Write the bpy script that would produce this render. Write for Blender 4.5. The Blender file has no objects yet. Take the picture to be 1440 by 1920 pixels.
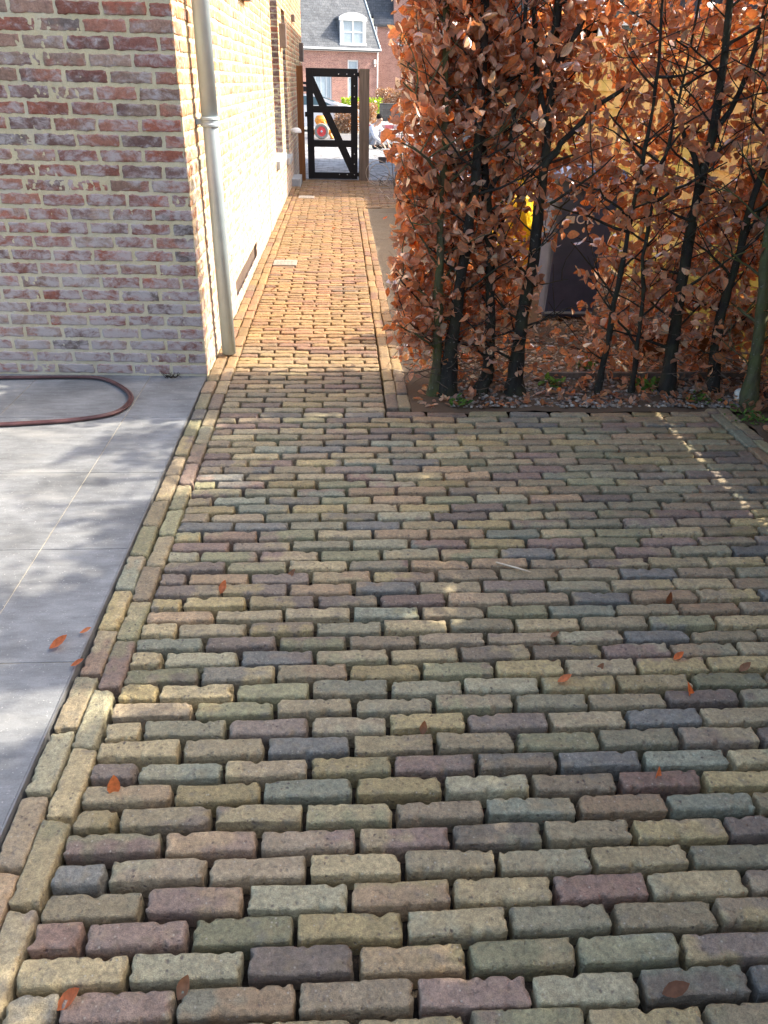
import bpy, bmesh, math, random
import numpy as np
random.seed(7)
RNG = np.random.default_rng(11)
SKY_STRENGTH, SUN_STRENGTH, EXPOSURE = .15, 2.7, 1.93
S = bpy.context.scene
COL = S.collection
R = math.radians
ORG = {}          # world origin of every object, for parenting

# ------------------------------------------------------------------ camera
F_PX = 1442.0
PITCH, YAW, ROLL, EYE = R(29.25), R(3.5), R(1.2), 1.45
_fw = np.array([math.sin(YAW)*math.cos(PITCH), math.cos(YAW)*math.cos(PITCH), -math.sin(PITCH)])
_r0 = np.array([math.cos(YAW), -math.sin(YAW), 0.0])
_u0 = np.cross(_r0, _fw)
_rt = _r0*math.cos(ROLL) + _u0*math.sin(ROLL)
_up = -_r0*math.sin(ROLL) + _u0*math.cos(ROLL)
EYEP = np.array([0, 0, EYE])

def ray(x, y):
    return _fw + _rt*(x-720)/F_PX - _up*(y-960)/F_PX
def at(x, y, Y):                       # point seen at pixel (x, y) at distance Y
    d = ray(x, y); return EYEP + d*(Y-EYEP[1])/d[1]
def on_plane(x, y, n, c):
    d = ray(x, y); n = np.asarray(n, float); return EYEP + d*((c-n@EYEP)/(n@d))
SLOPE0, SLOPE1, SLOPEK = 14.2, 32.0, 0.03
def gz(Y):
    return -SLOPEK*(min(max(Y, SLOPE0), SLOPE1)-SLOPE0)
def on_ground(x, y):
    d = ray(x, y); lo, hi = 0.3, 400.0
    for _ in range(60):
        m = (lo+hi)/2; t = m/d[1]
        if EYE + d[2]*t > gz(m): lo = m
        else: hi = m
    t = lo/d[1]; return EYEP + d*t

def make_camera():
    cd = bpy.data.cameras.new('camera'); o = bpy.data.objects.new('camera', cd); COL.objects.link(o)
    cd.sensor_fit = 'HORIZONTAL'; cd.sensor_width = 36.0; cd.lens = 36.0*F_PX/1440.0
    cd.clip_start = 0.05; cd.clip_end = 2000
    from mathutils import Matrix
    m = Matrix([[_rt[0], _up[0], -_fw[0], 0], [_rt[1], _up[1], -_fw[1], 0], [_rt[2], _up[2], -_fw[2], EYE], [0, 0, 0, 1]])
    o.matrix_world = m
    S.camera = o
make_camera()

# ------------------------------------------------------------------ objects
def tag(o, label=None, cat=None, group=None, kind=None):
    if label: o['label'] = label
    if cat: o['category'] = cat
    if group: o['group'] = group
    if kind: o['kind'] = kind
    return o
def thing(name, loc, label, cat, group=None):
    o = bpy.data.objects.new(name, None); COL.objects.link(o); o.location = loc
    o.empty_display_size = 0.1
    ORG[o.name] = np.array(loc, float)
    return tag(o, label, cat, group)
def mk(name, V, faces, mat, parent=None, base=None, smooth=False, tint=None, mats=None, midx=None):
    """one mesh object from numpy vertices (world coordinates) and a list of face arrays / tuples"""
    V = np.asarray(V, dtype=np.float64).reshape(-1, 3)
    org = ORG[parent.name] if parent is not None else (np.array(base, float) if base is not None else np.zeros(3))
    me = bpy.data.meshes.new(name)
    if isinstance(faces, np.ndarray): faces = [faces]
    if faces and isinstance(faces[0], np.ndarray):
        n = len(V); me.vertices.add(n); me.vertices.foreach_set('co', (V-org).astype(np.float32).ravel())
        tot = np.concatenate([np.full(len(f), f.shape[1], dtype=np.int32) for f in faces])
        idx = np.concatenate([f.astype(np.int32).ravel() for f in faces])
        start = np.concatenate([[0], np.cumsum(tot)[:-1]]).astype(np.int32)
        me.loops.add(len(idx)); me.loops.foreach_set('vertex_index', idx)
        me.polygons.add(len(tot)); me.polygons.foreach_set('loop_start', start); me.polygons.foreach_set('loop_total', tot)
        me.update(calc_edges=True); me.validate()
    else:
        me.from_pydata([tuple(v) for v in (V-org)], [], [tuple(int(i) for i in f) for f in faces]); me.update()
    if tint is not None:
        a = me.attributes.new('tint', 'FLOAT_COLOR', 'POINT')
        c = np.ones((len(V), 4), dtype=np.float32); c[:, :3] = tint
        a.data.foreach_set('color', c.ravel())
    for m in (mats or [mat]): me.materials.append(m)
    if midx is not None: me.polygons.foreach_set('material_index', np.asarray(midx, dtype=np.int32))
    if smooth: me.polygons.foreach_set('use_smooth', np.ones(len(me.polygons), dtype=bool))
    o = bpy.data.objects.new(name, me); COL.objects.link(o)
    if parent is not None: o.parent = parent
    else: o.location = org
    ORG[o.name] = org
    return o

class MB:
    """collects simple shapes into one mesh"""
    def __init__(s): s.V = []; s.F = []; s.n = 0
    def add(s, V, F):
        V = np.asarray(V, float).reshape(-1, 3)
        s.V.append(V); s.F += [tuple(int(i)+s.n for i in f) for f in F]; s.n += len(V); return s
    def bm(s, b):
        b.verts.ensure_lookup_table(); b.verts.index_update()
        s.add([v.co[:] for v in b.verts], [[v.index for v in f.verts] for f in b.faces]); b.free(); return s
    def box(s, x0, x1, y0, y1, z0, z1, bev=0.0, rot=None, piv=None, seg=2):
        b = bmesh.new(); bmesh.ops.create_cube(b, size=1.0)
        for v in b.verts:
            v.co = ((x0+x1)/2+v.co.x*(x1-x0), (y0+y1)/2+v.co.y*(y1-y0), (z0+z1)/2+v.co.z*(z1-z0))
        if bev > 0: bmesh.ops.bevel(b, geom=list(b.edges), offset=bev, segments=seg, profile=0.5, affect='EDGES')
        if rot is not None:
            from mathutils import Vector
            piv = Vector(piv) if piv is not None else Vector(((x0+x1)/2, (y0+y1)/2, (z0+z1)/2))
            for v in b.verts: v.co = rot @ (v.co-piv) + piv
        return s.bm(b)
    def prism(s, poly, vec):
        poly = np.asarray(poly, float); n = len(poly); vec = np.asarray(vec, float)
        V = np.concatenate([poly, poly+vec]); F = [tuple(range(n))[::-1], tuple(range(n, 2*n))]
        F += [(i, (i+1) % n, n+(i+1) % n, n+i) for i in range(n)]
        return s.add(V, F)
    def tube(s, P, r, n=10, caps=True):
        V, F = tube(P, r, n)
        F = [tuple(f) for f in F]; k = len(P)
        if caps: F += [tuple(range(n))[::-1], tuple(range((k-1)*n, k*n))]
        return s.add(V, F)
    def cyl(s, p0, p1, r, n=16, r1=None):
        return s.tube([p0, p1], [r, r if r1 is None else r1], n)
    def lathe(s, prof, c, n=24, axis='z', sx=1.0, caps=True):
        c = np.asarray(c, float); V = []; k = len(prof)
        for (r, h) in prof:
            for i in range(n):
                a = 2*math.pi*i/n; p = np.array([r*math.cos(a)*sx, r*math.sin(a), h])
                if axis == 'y': p = np.array([p[0], p[2], p[1]])
                if axis == 'x': p = np.array([p[2], p[0], p[1]])
                V.append(c+p)
        F = [(j*n+i, j*n+(i+1) % n, (j+1)*n+(i+1) % n, (j+1)*n+i) for j in range(k-1) for i in range(n)]
        if caps: F += [tuple(range(n))[::-1], tuple(range((k-1)*n, k*n))]
        return s.add(V, F)
    def ball(s, c, r, n=12, sc=(1, 1, 1)):
        b = bmesh.new(); bmesh.ops.create_uvsphere(b, u_segments=n, v_segments=max(6, n//2+2), radius=r)
        for v in b.verts: v.co = (c[0]+v.co.x*sc[0], c[1]+v.co.y*sc[1], c[2]+v.co.z*sc[2])
        return s.bm(b)
    def build(s, name, mat, parent=None, base=None, smooth=False):
        return mk(name, np.concatenate(s.V), s.F, mat, parent, base, smooth)

def tube(P, r, n=8):
    P = np.asarray(P, float); k = len(P); r = np.broadcast_to(np.asarray(r, float), (k,))
    T = np.gradient(P, axis=0); T /= np.linalg.norm(T, axis=1, keepdims=True)+1e-12
    ref = np.array([0.31, 0.95, 0.05]) if abs(T[0][1]) < 0.8 else np.array([1.0, 0.1, 0.2])
    A = np.cross(T, ref); A /= np.linalg.norm(A, axis=1, keepdims=True)+1e-12
    B = np.cross(T, A)
    a = np.linspace(0, 2*math.pi, n, endpoint=False)
    V = P[:, None, :] + r[:, None, None]*(np.cos(a)[None, :, None]*A[:, None, :]+np.sin(a)[None, :, None]*B[:, None, :])
    i = np.arange(n); j = (i+1) % n
    F = np.concatenate([np.stack([q*n+i, q*n+j, (q+1)*n+j, (q+1)*n+i], 1) for q in range(k-1)])
    return V.reshape(-1, 3), F
def tubes(L):
    Vs, Fs, n = [], [], 0
    for P, r, k in L:
        V, F = tube(P, r, k); Vs.append(V); Fs.append(F+n); n += len(V)
    return np.concatenate(Vs), np.concatenate(Fs)

def wob(P, seed, wl=(0.09, 0.045, 0.022), amp=(1.0, 0.6, 0.35)):
    """smooth pseudo-noise vector field, roughly unit amplitude"""
    g = np.random.default_rng(seed); out = np.zeros_like(P)
    for w, a in zip(wl, amp):
        for c in range(3):
            for _ in range(2):
                d = g.normal(size=3); d /= np.linalg.norm(d)
                out[..., c] += a*0.6*np.sin((P@d)*2*math.pi/w + g.uniform(0, 6.28))
    return out
def fbm2(u, v, seed, wl=0.3, oct=5, fall=0.55):
    g = np.random.default_rng(seed); out = np.zeros(np.broadcast(u, v).shape); a = 1.0
    for o in range(oct):
        for _ in range(4):
            t = g.uniform(0, 6.28); k = 2*math.pi/(wl*g.uniform(0.7, 1.3))
            out += a*0.5*np.sin(k*(u*math.cos(t)+v*math.sin(t))+g.uniform(0, 6.28))
        wl *= 0.5; a *= fall
    return out

# ------------------------------------------------------------------ materials
def srgb(r, g, b):
    f = lambda c: (c/255/12.92 if c/255 <= 0.04045 else ((c/255+0.055)/1.055)**2.4)
    return (f(r), f(g), f(b))
class NT:
    def __init__(s, name):
        s.m = bpy.data.materials.new(name); s.m.use_nodes = True; s.t = s.m.node_tree
        s.b = s.t.nodes['Principled BSDF']; s.out = s.t.nodes['Material Output']
    def n(s, ty, **kw):
        o = s.t.nodes.new(ty)
        for k, v in kw.items():
            if k.startswith('_'): setattr(o, k[1:], v)
            else: s.set(o.inputs[k.replace('__', ' ')], v)
        return o
    def set(s, inp, v):
        if isinstance(v, bpy.types.NodeSocket): s.t.links.new(v, inp)
        elif isinstance(v, bpy.types.Node): s.t.links.new(v.outputs[0], inp)
        elif isinstance(v, (tuple, list)) and len(v) == 3 and inp.type == 'RGBA': inp.default_value = (*v, 1)
        else: inp.default_value = v
    def pos(s): return s.n('ShaderNodeTexCoord').outputs['Object']
    def gpos(s): return s.n('ShaderNodeNewGeometry').outputs['Position']
    def map(s, v, sc=(1, 1, 1), rot=(0, 0, 0), loc=(0, 0, 0)):
        return s.n('ShaderNodeMapping', Vector=v, Scale=sc, Rotation=rot, Location=loc).outputs[0]
    def noise(s, v, sc, det=4, rough=0.55, dist=0.0):
        return s.n('ShaderNodeTexNoise', Vector=v, Scale=sc, Detail=det, Roughness=rough, Distortion=dist).outputs['Fac']
    def math(s, op, a, b=0.0, c=None, clamp=False):
        o = s.t.nodes.new('ShaderNodeMath'); o.operation = op; o.use_clamp = clamp
        s.set(o.inputs[0], a); s.set(o.inputs[1], b)
        if c is not None: s.set(o.inputs[2], c)
        return o.outputs[0]
    def rng(s, f, a, b, c=0.0, d=1.0, smooth=False):
        o = s.t.nodes.new('ShaderNodeMapRange'); o.interpolation_type = 'SMOOTHSTEP' if smooth else 'LINEAR'
        for k, v in zip(('Value', 'From Min', 'From Max', 'To Min', 'To Max'), (f, a, b, c, d)): s.set(o.inputs[k], v)
        return o.outputs[0]
    def mix(s, f, a, b, mode='MIX'):
        o = s.t.nodes.new('ShaderNodeMix'); o.data_type = 'RGBA'; o.blend_type = mode; o.clamp_factor = True
        s.set(o.inputs[0], f); s.set(o.inputs[6], a); s.set(o.inputs[7], b)
        return o.outputs[2]
    def attr(s, nm='tint'): return s.n('ShaderNodeAttribute', _attribute_name=nm).outputs['Color']
    def bump(s, h, strength=0.5, dist=0.01):
        o = s.n('ShaderNodeBump', Height=h, Strength=strength, Distance=dist); s.set(s.b.inputs['Normal'], o.outputs[0]); return o
    def fin(s, col=None, rough=0.6, metal=0.0, spec=0.4):
        if col is not None: s.set(s.b.inputs['Base Color'], col)
        s.set(s.b.inputs['Roughness'], rough); s.set(s.b.inputs['Metallic'], metal); s.set(s.b.inputs['Specular IOR Level'], spec)
        return s.m

def simple(name, col, rough=0.6, metal=0.0, spec=0.4, var=0.2, sc=12.0, bump=0.15, bdist=0.003):
    t = NT(name); p = t.pos(); n = t.noise(p, sc, 6)
    n2 = t.noise(p, sc*7, 3)
    c = t.mix(1.0, col, t.n('ShaderNodeCombineColor', Red=t.rng(n, .3, .7, 1-var, 1+var), Green=t.rng(n, .3, .7, 1-var, 1+var), Blue=t.rng(n, .3, .7, 1-var, 1+var)).outputs[0], 'MULTIPLY')
    if bump: t.bump(t.math('ADD', n, n2), bump, bdist)
    return t.fin(c, rough, metal, spec)

def m_paver():
    t = NT('old_clay_paver'); p = t.pos(); a = t.attr()
    big = t.noise(p, 22, 5, .6); mid = t.noise(p, 95, 6, .65); fine = t.noise(p, 420, 3, .6)
    g = lambda f, lo, hi: t.rng(f, .3, .7, lo, hi)
    k = t.math('MULTIPLY', t.math('MULTIPLY', g(big, .82, 1.18), g(mid, .60, 1.36)), g(fine, .70, 1.28))
    kc = t.n('ShaderNodeCombineColor', Red=k, Green=k, Blue=k).outputs[0]
    c = t.mix(1.0, a, kc, 'MULTIPLY')
    warm = t.noise(t.map(p, loc=(3, 7, 1)), 30, 4)
    c = t.mix(t.rng(warm, .52, .72, 0, .35), c, (0.31, 0.24, 0.13))
    cool = t.noise(t.map(p, loc=(13, 2, 5)), 26, 4)
    c = t.mix(t.rng(cool, .56, .74, 0, .40), c, (0.125, 0.125, 0.125))
    pw = t.n('ShaderNodeVectorMath', _operation='ADD'); t.set(pw.inputs[0], p); pn = t.n('ShaderNodeTexNoise', Vector=p, Scale=60.0, Detail=3.0); pm = t.n('ShaderNodeVectorMath', _operation='SCALE', Scale=.012); t.set(pm.inputs[0], pn.outputs['Color']); t.set(pw.inputs[1], pm.outputs[0])
    vor = t.n('ShaderNodeTexVoronoi', Vector=pw.outputs[0], Scale=85.0, Randomness=1.0)
    pat = t.rng(t.noise(t.map(p, loc=(1, 8, 3)), 13, 3), .45, .65, .15, 1)
    spot = t.math('MULTIPLY', t.rng(vor.outputs['Distance'], .14, .40, 1, 0), t.rng(t.n('ShaderNodeSeparateColor', Color=vor.outputs['Color']).outputs[0], .70, .76, 0, 1))
    c = t.mix(t.math('MULTIPLY', t.math('MULTIPLY', spot, pat), .85), c, (0.07, 0.045, 0.05))
    vor2 = t.n('ShaderNodeTexVoronoi', Vector=t.map(p, loc=(5, 5, 5)), Scale=110.0)
    sp2 = t.math('MULTIPLY', t.rng(vor2.outputs['Distance'], .12, .3, 1, 0), t.rng(t.n('ShaderNodeSeparateColor', Color=vor2.outputs['Color']).outputs[1], .86, .9, 0, 1))
    c = t.mix(t.math('MULTIPLY', sp2, .7), c, (0.46, 0.42, 0.34))
    crag = t.noise(t.map(p, loc=(6, 1, 2)), 42, 4, .7)
    h = t.math('ADD', t.math('ADD', t.math('MULTIPLY', mid, .8), t.math('MULTIPLY', fine, .45)), t.math('MULTIPLY', crag, .65))
    h = t.math('SUBTRACT', h, t.math('MULTIPLY', spot, .35))
    t.bump(h, 1.0, .0055)
    return t.fin(c, t.rng(mid, .3, .7, .42, .74), 0, .5)

def m_wallbrick():
    t = NT('reclaimed_red_brick'); p = t.pos(); a = t.attr(); z = t.n('ShaderNodeSeparateXYZ', Vector=p).outputs[2]
    mid = t.noise(p, 60, 6, .7); fine = t.noise(p, 260, 3); st = t.noise(t.map(p, (14, 14, 60)), 1.0, 4, .6)
    k = t.math('MULTIPLY', t.rng(mid, .25, .75, .68, 1.3), t.rng(fine, .3, .7, .85, 1.15))
    c = t.mix(1.0, a, t.n('ShaderNodeCombineColor', Red=k, Green=k, Blue=k).outputs[0], 'MULTIPLY')
    c = t.mix(t.rng(st, .55, .75, 0, .5), c, (0.14, 0.085, 0.075))
    # lime bloom in patches, more of it low on the wall
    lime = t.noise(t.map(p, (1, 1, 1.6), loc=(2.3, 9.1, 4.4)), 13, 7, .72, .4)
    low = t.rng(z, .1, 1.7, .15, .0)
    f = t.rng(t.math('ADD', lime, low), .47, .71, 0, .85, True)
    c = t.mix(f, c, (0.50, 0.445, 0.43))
    f2 = t.rng(t.noise(t.map(p, loc=(7, 7, 7)), 85, 5, .7), .62, .76, 0, .4)
    c = t.mix(f2, c, (0.50, 0.44, 0.34))
    t.bump(t.math('ADD', mid, t.math('MULTIPLY', fine, .5)), .7, .006)
    return t.fin(c, .9, 0, .15)
def m_mortar(name='lime_mortar', col=(0.68, 0.585, 0.375), sc=1.0):
    t = NT(name); p = t.pos(); n = t.noise(p, 7, 6, .6); f = t.noise(p, 160, 4, .7); z = t.n('ShaderNodeSeparateXYZ', Vector=p).outputs[2]
    c = t.mix(t.rng(n, .3, .7), tuple(x*.84 for x in col), tuple(min(1, x*1.12) for x in col))
    c = t.mix(t.rng(f, .35, .7, .45, 0), c, tuple(x*.55 for x in col))
    w = t.rng(t.math('ADD', t.noise(p, 5, 5), t.rng(z, 0, 1.3, .14, 0)), .5, .75, 0, .5)
    c = t.mix(w, c, (0.60, 0.57, 0.50))
    t.bump(f, .6, .004)
    return t.fin(c, .95, 0, .1)

def m_leaf(name='dry_beech_leaf', trans=.42, tcol=(1.8, 1.08, .48), gloss=.22):
    t = NT(name); a = t.attr(); p = t.pos()
    n = t.noise(p, 90, 4); k = t.rng(n, .3, .7, .75, 1.2)
    c = t.mix(1.0, a, t.n('ShaderNodeCombineColor', Red=k, Green=k, Blue=k).outputs[0], 'MULTIPLY')
    tc = t.mix(1.0, c, tcol, 'MULTIPLY')
    d = t.n('ShaderNodeBsdfDiffuse', Color=c, Roughness=.3); tr = t.n('ShaderNodeBsdfTranslucent', Color=tc)
    g = t.n('ShaderNodeBsdfGlossy', Color=(1, 1, 1), Roughness=.42)
    m1 = t.n('ShaderNodeMixShader', Fac=trans); t.set(m1.inputs[1], d.outputs[0]); t.set(m1.inputs[2], tr.outputs[0])
    lw = t.n('ShaderNodeLayerWeight', Blend=.25)
    m2 = t.n('ShaderNodeMixShader', Fac=t.math('MULTIPLY', lw.outputs['Fresnel'], gloss*2)); t.set(m2.inputs[1], m1.outputs[0]); t.set(m2.inputs[2], g.outputs[0])
    t.set(t.out.inputs['Surface'], m2.outputs[0]); return t.m

def m_bark(name, col, moss=(0.10, 0.12, 0.03), mossf=.3):
    t = NT(name); p = t.pos(); n = t.noise(t.map(p, (1, 1, .35)), 45, 6, .65); b = t.noise(p, 9, 4)
    c = t.mix(t.rng(n, .3, .7), tuple(x*.55 for x in col), tuple(x*1.5 for x in col))
    c = t.mix(t.rng(b, .5-mossf*.5, .7, 0, min(1, mossf*2.2)), c, moss)
    li = t.noise(t.map(p, loc=(4, 4, 4)), 60, 3); c = t.mix(t.rng(li, .64, .72, 0, .5), c, (0.30, 0.31, 0.27))
    t.bump(n, .6, .006); return t.fin(c, .85, 0, .2)

def m_wood(name, c0, c1, axis='y', sc=1.0, algae=None, rough=.75):
    t = NT(name); p = t.pos()
    s = {'x': (2.2, 40, 40), 'y': (40, 2.2, 40), 'z': (40, 40, 2.2)}[axis]
    n = t.noise(t.map(p, tuple(v*sc for v in s)), 1.0, 7, .6, .6); b = t.noise(p, 3.5, 4)
    c = t.mix(t.rng(n, .3, .72), c0, c1)
    c = t.mix(t.rng(b, .35, .7, 0, .35), c, tuple(x*.7 for x in c1))
    if algae:
        z = t.n('ShaderNodeSeparateXYZ', Vector=p).outputs[2]
        f = t.math('ADD', t.noise(t.map(p, loc=(1, 5, 2)), 2.2, 5, .6), t.rng(z, .1, 1.5, .18, -.06))
        c = t.mix(t.rng(f, .46, .68, 0, .75), c, algae)
    t.bump(n, .35, .003); return t.fin(c, rough, 0, .25)

def m_brickface(name, c1, c2, mortar, w=.21, h=.067, joint=.012, plane='xz', var=.5, bump=.4):
    """procedural brickwork laid out in the wall's own plane"""
    t = NT(name); p = t.pos(); s = t.n('ShaderNodeSeparateXYZ', Vector=p)
    u, v = {'xz': (0, 2), 'yz': (1, 2), 'xy': (0, 1)}[plane]
    uv = t.n('ShaderNodeCombineXYZ', X=s.outputs[u], Y=s.outputs[v]).outputs[0]
    wn = t.n('ShaderNodeTexNoise', Vector=uv, Scale=18.0, Detail=3.0).outputs['Color']
    uv = t.n('ShaderNodeMix', _data_type='VECTOR'); 
    uv.inputs[0].default_value = .006; t.set(uv.inputs[4], t.n('ShaderNodeCombineXYZ', X=s.outputs[u], Y=s.outputs[v]).outputs[0]); t.set(uv.inputs[5], wn)
    uvo = uv.outputs[1]
    br = t.n('ShaderNodeTexBrick', Vector=uvo, Color1=c1, Color2=c2, Mortar=mortar, Scale=1.0, Mortar__Size=joint/2, Mortar__Smooth=.3, Bias=0.0, Brick__Width=w, Row__Height=h)
    n = t.noise(p, 14, 6, .6); n2 = t.noise(p, 1.3, 4)
    k = t.math('MULTIPLY', t.rng(n, .3, .7, 1-var*.5, 1+var*.5), t.rng(n2, .3, .7, .85, 1.15))
    c = t.mix(1.0, br.outputs['Color'], t.n('ShaderNodeCombineColor', Red=k, Green=k, Blue=k).outputs[0], 'MULTIPLY')
    t.bump(t.math('SUBTRACT', t.math('MULTIPLY', n, .3), br.outputs['Fac']), bump, .01)
    return t.fin(c, .88, 0, .2)

M = {}
M['paver'] = m_paver(); M['wbrick'] = m_wallbrick(); M['mortar'] = m_mortar()
M['leaf'] = m_leaf(); M['leaf_green'] = m_leaf('green_leaf', .35, (1.1, 1.5, .5), .1)
M['bark'] = m_bark('dark_beech_bark', (0.030, 0.027, 0.023), mossf=.10)
M['bark_green'] = m_bark('mossy_beech_bark', (0.085, 0.078, 0.050), (0.10, 0.13, 0.03), .30)
M['twig'] = m_bark('grey_brown_twig', (0.11, 0.085, 0.065), mossf=.05)
M['black'] = simple('black_powder_coat', (0.010, 0.010, 0.012), .55, 0, .25, .15)
M['bolt'] = simple('zinc_bolt', (0.6, 0.6, 0.6), .35, .8)
M['postgrey'] = m_wood('weathered_oak', (0.10, 0.075, 0.055), (0.23, 0.18, 0.14), 'z')
M['postbrown'] = m_wood('stained_brown_wood', (0.13, 0.055, 0.02), (0.24, 0.10, 0.035), 'z')
M['zinc'] = simple('weathered_zinc', (0.40, 0.49, 0.54), .5, .12, .5, .12, 6, .06)
M['bluestone'] = simple('blue_stone', (0.34, 0.36, 0.38), .7, 0, .3, .15, 20)
M['boxbrown'] = simple('grey_brown_plastic', (0.17, 0.13, 0.11), .6)
M['white'] = simple('white_paint', (0.78, 0.78, 0.76), .45, 0, .4, .05)
M['frame'] = simple('pale_grey_paint', (0.70, 0.72, 0.74), .5, 0, .4, .06)
M['darkframe'] = simple('dark_paint', (0.03, 0.03, 0.035), .4)
M['steel'] = simple('galvanised_strip', (0.22, 0.22, 0.22), .5, .3, .5, .2)
M['soil'] = simple('dark_soil', (0.050, 0.040, 0.030), .95, 0, .1, .45, 30, .8, .01)
M['sand'] = simple('sandy_soil', (0.27, 0.22, 0.155), .95, 0, .1, .35, 24, .8, .01)
# ------------------------------------------------------------------ rounded, worn bricks (paving and walls)
def caps(c, ang, L, W, H, r, nx, ny, seed, amp=.002, topamp=.0012, chips=3, chipd=.006, tilt=.012, wl=(.16, .07, .033)):
    """N worn brick tops as one grid each. local frame: x = length, y = width, z = up out of the bed. returns V(N,nv,3), quads"""
    g = np.random.default_rng(seed); N = len(L)
    ins = np.array([0, 0, 0, .32, 1.0]); drop_r = np.array([0, 0, 1.0, .32, 0.0])
    def axis(Lh, n):
        e = len(ins); left = -Lh[:, None]/2 + ins[None, :]*r[:, None]
        a, b = left[:, -1], -left[:, -1]
        inn = a[:, None] + (b-a)[:, None]*np.linspace(0, 1, n+2)[None, 1:-1]
        return np.concatenate([left, inn, -left[:, ::-1]], 1)
    X, Y = axis(L, nx), axis(W, ny); NX, NY = X.shape[1], Y.shape[1]
    i = np.minimum(np.arange(NX), NX-1-np.arange(NX)); j = np.minimum(np.arange(NY), NY-1-np.arange(NY))
    d = np.minimum(np.minimum(i[:, None], j[None, :]), 4)
    Z = np.where(d == 0, -1.0, np.where(d == 1, -.55, 0.0))[None]*H[:, None, None] - drop_r[d][None]*r[:, None, None]
    P = np.stack([np.broadcast_to(X[:, :, None], (N, NX, NY)), np.broadcast_to(Y[:, None, :], (N, NX, NY)), Z], -1)
    # round the plan corners
    Rc = np.minimum(r*1.6, W*.3)[:, None, None]; hl, hw = L[:, None, None]/2-Rc, W[:, None, None]/2-Rc
    cx, cy = np.clip(P[..., 0], -hl, hl), np.clip(P[..., 1], -hw, hw)
    dx, dy = P[..., 0]-cx, P[..., 1]-cy; q = np.hypot(dx, dy)+1e-9; k = np.minimum(1, Rc/q)
    P[..., 0], P[..., 1] = cx+dx*k, cy+dy*k
    # wavy outline and top
    Q = P.reshape(N, -1, 3); D = np.zeros_like(Q)
    for w, a in zip(wl, (1, .75, .5)):
        for cc in range(3):
            for _ in range(2):
                dr = g.normal(size=3); dr /= np.linalg.norm(dr); ph = g.uniform(0, 6.28, N)
                D[..., cc] += a*.55*np.sin(Q@dr*2*math.pi/w+ph[:, None])
    top = (d >= 3).reshape(-1)
    A = np.where(top[None, :, None], np.array([.5*amp, .5*amp, topamp]), np.array([amp, amp, topamp*.8]))
    Q = Q + D*A
    for _ in range(chips):
        u = g.uniform(-.5, .5, N); side = g.integers(0, 4, N)
        px = np.where(side < 2, u*L, np.where(side == 2, -L/2, L/2)); py = np.where(side < 2, np.where(side == 0, -W/2, W/2), u*W)
        rad = g.uniform(.005, .019, N)*(.5+W/.12)
        dd = np.sqrt((Q[..., 0]-px[:, None])**2+(Q[..., 1]-py[:, None])**2)/rad[:, None]
        w = np.clip(1-dd, 0, 1)**1.3*g.uniform(.3, 1, N)[:, None]*(Q[..., 2] > -.5*H[:, None]-.001)
        Q[..., 2] -= w*chipd; Q[..., 0] -= w*np.sign(px)[:, None]*chipd*.5*(side >= 2)[:, None]; Q[..., 1] -= w*np.sign(py)[:, None]*chipd*.6*(side < 2)[:, None]
    tx, ty = g.normal(0, tilt, N), g.normal(0, tilt*1.6, N)
    Q[..., 2] += Q[..., 0]*tx[:, None] + Q[..., 1]*ty[:, None]
    loc = Q.copy()
    ca, sa = np.cos(ang)[:, None], np.sin(ang)[:, None]
    x = Q[..., 0]*ca-Q[..., 1]*sa+c[:, 0:1]; y = Q[..., 0]*sa+Q[..., 1]*ca+c[:, 1:2]; z = Q[..., 2]+c[:, 2:3]
    V = np.stack([x, y, z], -1)
    I = np.arange(NX*NY).reshape(NX, NY)
    F = np.stack([I[:-1, :-1], I[1:, :-1], I[1:, 1:], I[:-1, 1:]], -1).reshape(-1, 4)
    nv = NX*NY
    F = (F[None]+(np.arange(N)*nv)[:, None, None]).reshape(-1, 4)
    return V, F, loc

def brick_tint(loc, L, c1, c2, seed, p2=.45):
    """two-tone bricks: second clay colour takes one end or one flank with a wavy border"""
    g = np.random.default_rng(seed); N = len(L)
    a = g.uniform(0, 6.28, N); off = g.uniform(-.6, 1.1, N); off = np.where(g.random(N) < p2, off, 3.0)
    s = (loc[..., 0]/(L[:, None]/2))*np.cos(a)[:, None] + (loc[..., 1]/.03)*np.sin(a)[:, None]*.6
    s += .25*np.sin(loc[..., 0]*90+a[:, None]*7)+.2*np.sin(loc[..., 1]*160+a[:, None]*3)
    f = np.clip((s-off[:, None])/.5+.5, 0, 1)[..., None]
    return c1[:, None, :]*(1-f)+c2[:, None, :]*f

PAL = np.array([(.300, .245, .140), (.330, .275, .185), (.265, .225, .165), (.235, .190, .150), (.185, .130, .132), (.120, .128, .148),
                (.205, .205, .140), (.175, .108, .105), (.245, .235, .185), (.300, .215, .155), (.150, .122, .125), (.180, .200, .180)])
PAL = 1.36*(PAL*.80+np.array([.235, .200, .160])*.20)*np.array([1.04, 1.0, .80])
PW = np.array([15, 15, 17, 13, 8, 8, 9, 1.6, 11, 8, 8, 4.0]); PW /= PW.sum()
PAL_SUN = np.array([.70, .59, .47])*np.array([(.39, .275, .13), (.42, .285, .15), (.34, .235, .13), (.38, .23, .14), (.27, .165, .125), (.33, .245, .12), (.43, .315, .17), (.24, .19, .14)])  # path palette: same bricks with the sun's warmth put into their colour
PWP = np.array([18, 16, 16, 12, 9, 12, 8, 5.0]); PWP /= PWP.sum()

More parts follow.
